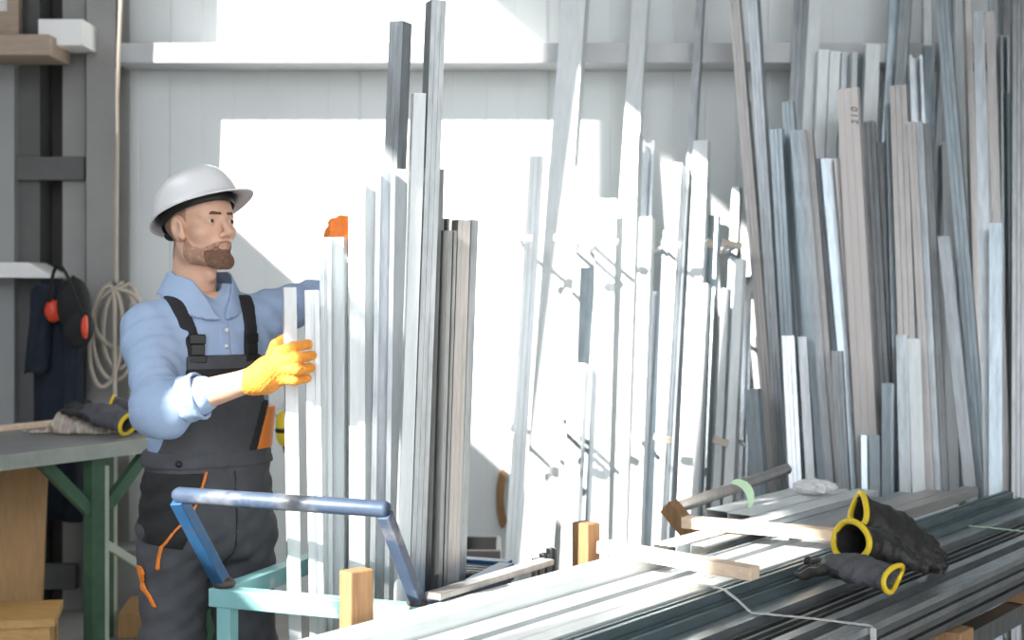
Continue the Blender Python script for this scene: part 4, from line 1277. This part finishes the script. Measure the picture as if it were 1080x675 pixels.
for j in range(len(rows) - 1):
    for k in range(n): fs.append((j*n+k, (j+1)*n+k, (j+1)*n+(k+1) % n, j*n+(k+1) % n))
htilt = Matrix.Rotation(R(14), 3, 'X')
HO = Vector((0, -.006, .046))
def hatw(v): return hw(*(HO + htilt @ (v / HS * 1.0)))
hat.add([hatw(v) for v in vs], fs)
ho_ = hat.build('hard_hat', M['hat'], man, smooth=True)
sd = ho_.modifiers.new('solid', 'SOLIDIFY'); sd.thickness = .0035; sd.offset = -1
ins = MB()
rr = []
for z in (.030, .012, -.010, -.022):
    rr.append([hatw(Vector((.094 * math.sin(a) * (1 - abs(z - .012) * .8), .119 * math.cos(a) * (1 - abs(z - .012) * .8), z - (.010 * max(0, -math.cos(a)) if z < 0 else 0)))) for a in [2*math.pi*k/48 for k in range(48)]])
vs = [v for r_ in rr for v in r_]; fs = []
for j in range(3):
    for k in range(48): fs.append((j*48+k, (j+1)*48+k, (j+1)*48+(k+1) % 48, j*48+(k+1) % 48))
ib = ins.add(vs, fs).build('headband', M['plastic'], ho_, smooth=True)
sd = ib.modifiers.new('solid', 'SOLIDIFY'); sd.thickness = .003
MB().ball(hatw(Vector((0, -.120, -.030))), (.022, .018, .016)).build('adjuster_knob', M['plastic'], ho_, smooth=True)

# shirt
def torso(q, grow):
    z = q[:, 2]
    zs = [.98, 1.05, 1.12, 1.25, 1.36, 1.435, 1.487, 1.530, 1.565]
    w_ = np.interp(z, zs, [.166, .160, .160, .172, .180, .172, .140, .088, .070]) + grow
    d_ = np.interp(z, zs, [.118, .112, .112, .122, .126, .115, .094, .078, .068]) + grow
    o_ = np.interp(z, zs, [0, 0, 0, 0, .0, -.006, -.014, -.018, -.016])
    n_ = 2.25
    return ((np.abs(q[:,0]/w_)**n_ + np.abs((q[:,1]-o_)/d_)**n_)**(1/n_) - 1) * np.minimum(w_, d_) * .95
CUF = .44
def shirt(p):
    q = tloc(p)
    d = smax(smax(torso(q, 0), q[:, 2] - 1.555, .01), .99 - q[:, 2], .01)
    cr = ELR.lerp(WRR, CUF)
    d = smin(d, s_cone(p, SHR, ELR, .068, .058), .07)
    d = smin(d, s_cone(p, ELR, cr, .062, .050), .03)
    d = smin(d, s_cone(p, ELR + Vector((-.01, 0, -.02)), ELR + Vector((.03, 0, -.03)), .052, .05), .03)
    d = smin(d, s_cone(p, SHL, ELL, .070, .056), .05)
    d = smin(d, s_cone(p, ELL, ELL.lerp(WRL, .6), .056, .045), .03)
    # folds
    ax = (ELR - SHR).normalized(); t = (p - V(SHR)) @ V(ax)
    near = np.exp(-np.maximum(np.linalg.norm(p - V(SHR.lerp(ELR, .55)), axis=1) - .10, 0)**2 / .004)
    d = d + near * (.0030*np.sin(t*75 + q[:,0]*30 + 2*np.sin(q[:,2]*28)) + .0015*np.sin(t*150 + q[:,1]*60))
    ax2 = (ELL - SHL).normalized(); t2 = (p - V(SHL)) @ V(ax2)
    near2 = np.exp(-np.maximum(np.linalg.norm(p - V(SHL.lerp(ELL, .5)), axis=1) - .12, 0)**2 / .004)
    d = d + near2 * (.0036*np.sin(t2*85 + q[:,2]*55) + .002*np.sin(t2*40 - q[:,2]*90))
    d = d + .0022*np.sin(q[:,2]*42 + q[:,0]*50) * np.sin(q[:,0]*60 + 1)
    # open neck
    d = smax(d, -s_cone(q, (0, .055, 1.565), (0, .115, 1.47), .052, .006), .008)
    d = smax(d, -s_cone(q, (-.012, -.03, 1.50), (-.012, -.03, 1.62), .060, .064), .006)
    return d
sh = sdf_obj('shirt', shirt, (-1.13, 3.45, .98), (-.40, 4.24, 1.56), .0068, M['shirt'], man, sm=1)
# rolled cuff
fa = (WRR - ELR).normalized(); c1, c2 = ELR.lerp(WRR, CUF - .10), ELR.lerp(WRR, CUF + .02)
def cuff(p):
    t = (p - V(c1)) @ V(fa); L_ = (c2 - c1).length
    r = np.linalg.norm(p - V(c1) - t[:, None] * V(fa), axis=1)
    ang = p[:, 2] * 60
    rad = .0545 + .003*np.sin(t*120 + ang) + .0025*np.sin(ang*2 + t*40)
    d = np.abs(r - rad) - .005
    return smax(d, np.maximum(-t - .018, t - L_), .006)
sdf_obj('rolled_cuff', cuff, c1 - Vector((.10,)*3), c2 + Vector((.10,)*3), .0048, M['shirt'], sh, sm=1)
# collar
def collar(p):
    q = tloc(p)
    x, y, z = q[:,0] + .012, q[:,1] + .026, q[:,2]
    ztop = 1.586 - .30*np.maximum(y, 0) 
    fl = .081 + .50*np.maximum(ztop - z, 0)
    r = np.sqrt(x*x + (y*.92)**2)
    d = (np.abs(r - fl) - .0042) * .80
    d = smax(d, z - ztop, .004)
    bot = 1.542 - .50*np.maximum(y, 0) - .02
    d = smax(d, bot - z, .005)
    gap = .006 + .52*np.maximum(z - 1.46, 0) - np.abs(q[:,0])     # open V at the front
    return np.where(y > 0.02, smax(d, gap, .004), d)
sdf_obj('collar', collar, tw(-.012,0,1.52) - Vector((.20, .20, .12)), tw(-.012,0,1.52) + Vector((.20, .20, .10)), .0044, M['shirt'], sh, sm=1)
for k, z in enumerate((1.428, 1.385)):
    yb = .128 - .002*k
    MB().ball(tw(.004, yb + .002, z), (.0055, .004, .0055)).build('button', M['hat'], sh, smooth=True)
# placket
def placket(p):
    q = tloc(p)
    return smax(torso(q, 0) - .0035, np.maximum(np.abs(q[:,0] - .004) - .015, np.maximum(q[:,2] - 1.45, np.maximum(1.30 - q[:,2], -q[:,1]))), .003)
sdf_obj('placket', placket, tw(0,.1,1.37) - Vector((.08, .08, .10)), tw(0,.1,1.37) + Vector((.08, .08, .10)), .004, M['shirt'], sh)

# overalls
def trousers(q):
    z = q[:, 2]
    zs = [.80, .88, .96, 1.04, 1.10]
    w_ = np.interp(z, zs, [.182, .186, .182, .172, .169])
    d_ = np.interp(z, zs, [.132, .140, .134, .124, .121])
    d = ((np.abs(q[:,0]/w_)**2.3 + np.abs(q[:,1]/d_)**2.3)**(1/2.3) - 1) * np.minimum(w_, d_) * .95
    d = smax(smax(d, z - 1.10, .006), .80 - z, .05)
    for s in (-1, 1):
        lg = s_cone(q, (s*.090, .0, .86), (s*.108, .018, .50), .098, .082)
        lg = smin(lg, s_cone(q, (s*.108, .018, .50), (s*.112, -.015, .10), .082, .074), .03)
        lg = smax(lg, .07 - z, .01)
        d = smin(d, lg, .028)
    d = d + .0035*np.sin(z*62 + q[:,0]*38 + 2*np.sin(q[:,0]*16)) * np.clip((1.0 - z)*6, 0, 1) * np.clip((z-.2)*4, .2, 1) + .002*np.sin(z*110 - q[:,0]*70)
    return d
ov = sdf_obj('bib_overalls', lambda p: trousers(tloc(p)), (-1.12, 3.66, .05), (-.55, 4.12, 1.12), .0085, M['bib'], man, sm=1)
def shell(name, fn, reg, off, m, par, z0, z1, h=.0055):
    lo = MC + Vector((-.30, -.30, z0)); hi = MC + Vector((.30, .30, z1))
    return sdf_obj(name, lambda p: (lambda q: smax(fn(q) - off, reg(q), .003))(tloc(p)), lo, hi, h, m, par, sm=1)
tor = lambda q: torso(q, .004)
box2 = lambda q, x0, x1, z0, z1: np.maximum(np.maximum(x0 - q[:,0], q[:,0] - x1), np.maximum(np.maximum(z0 - q[:,2], q[:,2] - z1), -q[:,1]))
# bib: slopes in towards its top
def bibreg(q):
    hwid = np.interp(q[:,2], [1.08, 1.16, 1.26, 1.375], [.165, .142, .112, .104])
    return np.maximum(np.maximum(np.abs(q[:,0] - .004) - hwid, np.maximum(q[:,2] - 1.362, 1.08 - q[:,2])), -q[:,1])
shell('bib', tor, bibreg, .009, M['bib'], ov, 1.06, 1.40)
shell('bib_pocket_band', tor, lambda q: box2(q, -.105, .113, 1.262, 1.328), .0125, M['bibblack'], ov, 1.24, 1.35)
shell('bib_piping', tor, lambda q: box2(q, -.085, .02, 1.250, 1.261), .0135, M['piping'], ov, 1.23, 1.28, .004)
def tri(q):
    return np.maximum(np.maximum(q[:,2] - 1.205, 1.105 - q[:,2]), np.maximum(np.maximum((.150 - (q[:,2]-1.105)*.16*0) - (q[:,2]-1.105)*(-.25) * 0 - q[:,0] - (q[:,2]-1.105)*.36 + 0, q[:,0] - .20), -q[:,1]))
shell('side_panel', tor, lambda q: np.maximum(np.maximum(q[:,2] - 1.215, 1.10 - q[:,2]), np.maximum(np.maximum(.098 + (q[:,2] - 1.10)*.30 - q[:,0], q[:,0] - .18), -q[:,1] - .03)), .0115, M['piping'], ov, 1.07, 1.25)
shell('side_strip', tor, lambda q: np.maximum(np.maximum(q[:,2] - 1.235, 1.10 - q[:,2]), np.maximum(np.abs(q[:,0] - .085 - (q[:,2] - 1.10)*.30) - .013, -q[:,1] - .03)), .0125, M['bibblack'], ov, 1.07, 1.25)
shell('waistband', trousers, lambda q: np.maximum(q[:,2] - 1.102, 1.058 - q[:,2]), .005, M['bib'], ov, 1.03, 1.13)
# straps over the shoulders with clip buckles
def strapreg(xb, xt, s):
    def f(q):
        xc = np.interp(q[:,2], [1.34, 1.50], [xb, xt])
        xc = np.where(q[:,1] < -.02, xt * .75, xc)
        return np.maximum(np.abs(q[:,0] - xc) - .0205, np.maximum(1.335 - q[:,2], q[:,2] - 1.522))
    return f
tor0 = lambda q: smax(torso(q, 0), q[:, 2] - 1.555, .01)
def shirtq(q):
    d = tor0(q)
    d = smin(d, s_cone(q, (-.168, -.005, 1.432), (-.20, .03, 1.38), .068, .066), .07)
    d = smin(d, s_cone(q, (.165, 0, 1.465), (.20, 0, 1.45), .070, .068), .05)
    return d
for xb, xt in ((-.072, -.105), (.076, .090)):
    so = shell('shoulder_strap', shirtq, strapreg(xb, xt, 0), .0075, M['bibblack'], ov, 1.32, 1.57)
    x_ = xb * 1.03
    for dz, wd, ht in ((1.405, .042, .026), (1.377, .036, .030), (1.352, .046, .020)):
        yv = .122 - .12 * (x_ / .18) ** 2 * .5 + .014 - (dz - 1.36) * .10
        mbk = MB().box(tw(x_ , yv, dz), (wd, .012, ht), Matrix.Rotation(ph + (-.30 if x_ > 0 else .30) * -1, 3, 'Z'))
        mbk.build('buckle', M['plastic'], so, bevel=.003)
# pocket panel, piping, button and pocket seams on the trousers
def xy(q, pts, r):                               # a line drawn on the front in the x-z plane
    d = None
    for a, b in zip(pts[:-1], pts[1:]):
        a3, b3 = V(a[0], 0, a[1]), V(b[0], 0, b[1])
        qq = q.copy(); qq[:, 1] = 0
        e = s_cone(qq, a3, b3, r, r)
        d = e if d is None else np.minimum(d, e)
    return np.maximum(d, -q[:,1])
shell('hip_pocket', trousers, lambda q: np.maximum(np.maximum(np.maximum(-.19 - q[:,0], q[:,0] + .055 - (q[:,2]-1.05)*.28), np.maximum(.865 - q[:,2] - (q[:,0]+.19)*.2, q[:,2] - 1.05)), -q[:,1] - .02), .004, M['bibblack'], ov, .82, 1.08)
shell('pocket_piping', trousers, lambda q: xy(q, [(-.050, 1.052), (-.066, 1.0), (-.095, .94), (-.135, .90), (-.160, .86), (-.168, .80)], .0035), .0065, M['piping'], ov, .76, 1.08, .004)
shell('leg_piping', trousers, lambda q: xy(q, [(-.196, .80), (-.186, .74), (-.172, .70)], .004), .0065, M['piping'], ov, .66, .84, .004)
shell('fly_seam', trousers, lambda q: xy(q, [(.030, 1.05), (.030, .90), (.022, .83), (.0, .80)], .0028), .0028, M['bibblack'], ov, .76, 1.08, .004)
for x_, y_, z_ in ((-.120, .094, 1.076), (-.128, .105, .965)):
    MB().ball(tw(x_, y_ + .012, z_), (.009, .009, .009)).build('button', M['plastic'], ov, smooth=True)
# boots
for s in (-1, 1):
    sdf_obj('boot', lambda p, s=s: (lambda q: smax(smin(smin(s_cone(q, (s*.112, -.03, .17), (s*.112, -.03, .06), .052, .05), s_cone(q, (s*.113, -.02, .05), (s*.118, .14, .045), .05, .045), .03), s_cone(q, (s*.112, -.06, .03), (s*.118, .15, .03), .045, .042), .02), .002 - q[:,2], .004))(tloc(p)),
            tw(s*.115, .04, 0) - Vector((.2, .2, .0)), tw(s*.115, .04, .24) + Vector((.2, .2, 0)), .008, M['boots'], man)

# gloves on the hands
def hand_glove(name, parts, lo, hi, palm_m, knit_m, coat_reg):
    def f(p):
        d = None
        for (kind, a, b, ra, rb, k) in parts:
            e = s_ell(p, a, ra, b) if kind == 'e' else s_cone(p, a, b, ra, rb)
            d = e if d is None else smin(d, e, k)
        return d + .0008*np.sin(p[:,0]*420)*np.sin(p[:,2]*420)
    g = sdf_obj(name, f, lo, hi, .0030, knit_m, man)
    if coat_reg: sdf_obj('palm_coating', lambda p: smax(f(p) - .0012, coat_reg(p), .003), lo, hi, .0034, palm_m, g)
    return g
def pix(px, py, d): return P(px, py, d)
D = 3.53
wr = P(266, 402, 3.555)
parts = [('c', wr, P(279, 397, 3.55), .036, .037, .01),
         ('c', P(277, 399, 3.55), P(296, 378, 3.545), .034, .022, .02),
         ('c', P(280, 399, 3.55), P(297, 398, 3.545), .032, .020, .02),
         ('c', P(284, 390, 3.54), P(297, 386, 3.535), .034, .028, .02)]
fing = [((294, 371, 3.535), (310, 366, 3.505), (325, 363, 3.530)),
        ((297, 381, 3.530), (314, 378, 3.495), (329, 375, 3.528)),
        ((297, 391, 3.530), (313, 390, 3.495), (328, 388, 3.528)),
        ((296, 400, 3.535), (311, 401, 3.510), (324, 399, 3.535))]
rads = (.0135, .014, .0135, .0125)
for (a, b, c), r_ in zip(fing, rads):
    parts += [('c', P(*a), P(*b), r_ * 1.08, r_, .010), ('c', P(*b), P(*c), r_, r_ * .88, .004)]
parts += [('c', P(284, 384, 3.57), P(291, 364, 3.605), .018, .014, .014), ('c', P(291, 364, 3.605), P(303, 356, 3.65), .014, .0125, .004)]
fc_ = P(300, 385, 3.53)
hand_glove('right_glove', parts, P(262, 420, 3.46) - Vector((.03, .03, .03)), P(336, 350, 3.68) + Vector((.02, .02, .03)), M['orangedark'], M['orange'],
           lambda p: np.minimum(.010 + (p[:,1] - 3.545) * -1.0, 1) * 0 + np.maximum(3.548 - p[:,1], (V(wr)[0] + .03) - p[:,0]))
gc = P(357, 243, 3.86)
parts = [('c', WRL, P(357, 262, 3.94), .034, .036, .02),
         ('e', P(358, 248, 3.89), np.eye(3), (.042, .05, .036), 0, .03)]
for k, (px, py) in enumerate(((353, 236), (361, 233), (369, 234), (377, 238))):
    parts += [('c', P(px, py + 6, 3.88), P(px - 1, py, 3.80), .0145, .0145, .008), ('c', P(px - 1, py, 3.80), P(px - 1, py + 17, 3.765), .0145, .0135, .005), ('c', P(px - 1, py + 17, 3.765), P(px, py + 26, 3.80), .0135, .012, .004)]
parts += [('c', P(348, 252, 3.90), P(351, 266, 3.84), .016, .0135, .012)]
hand_glove('left_glove', parts, P(357, 243, 3.86) - Vector((.10, .14, .12)), P(357, 243, 3.86) + Vector((.13, .15, .09)), M['orangedark'], M['orangedark'], None)
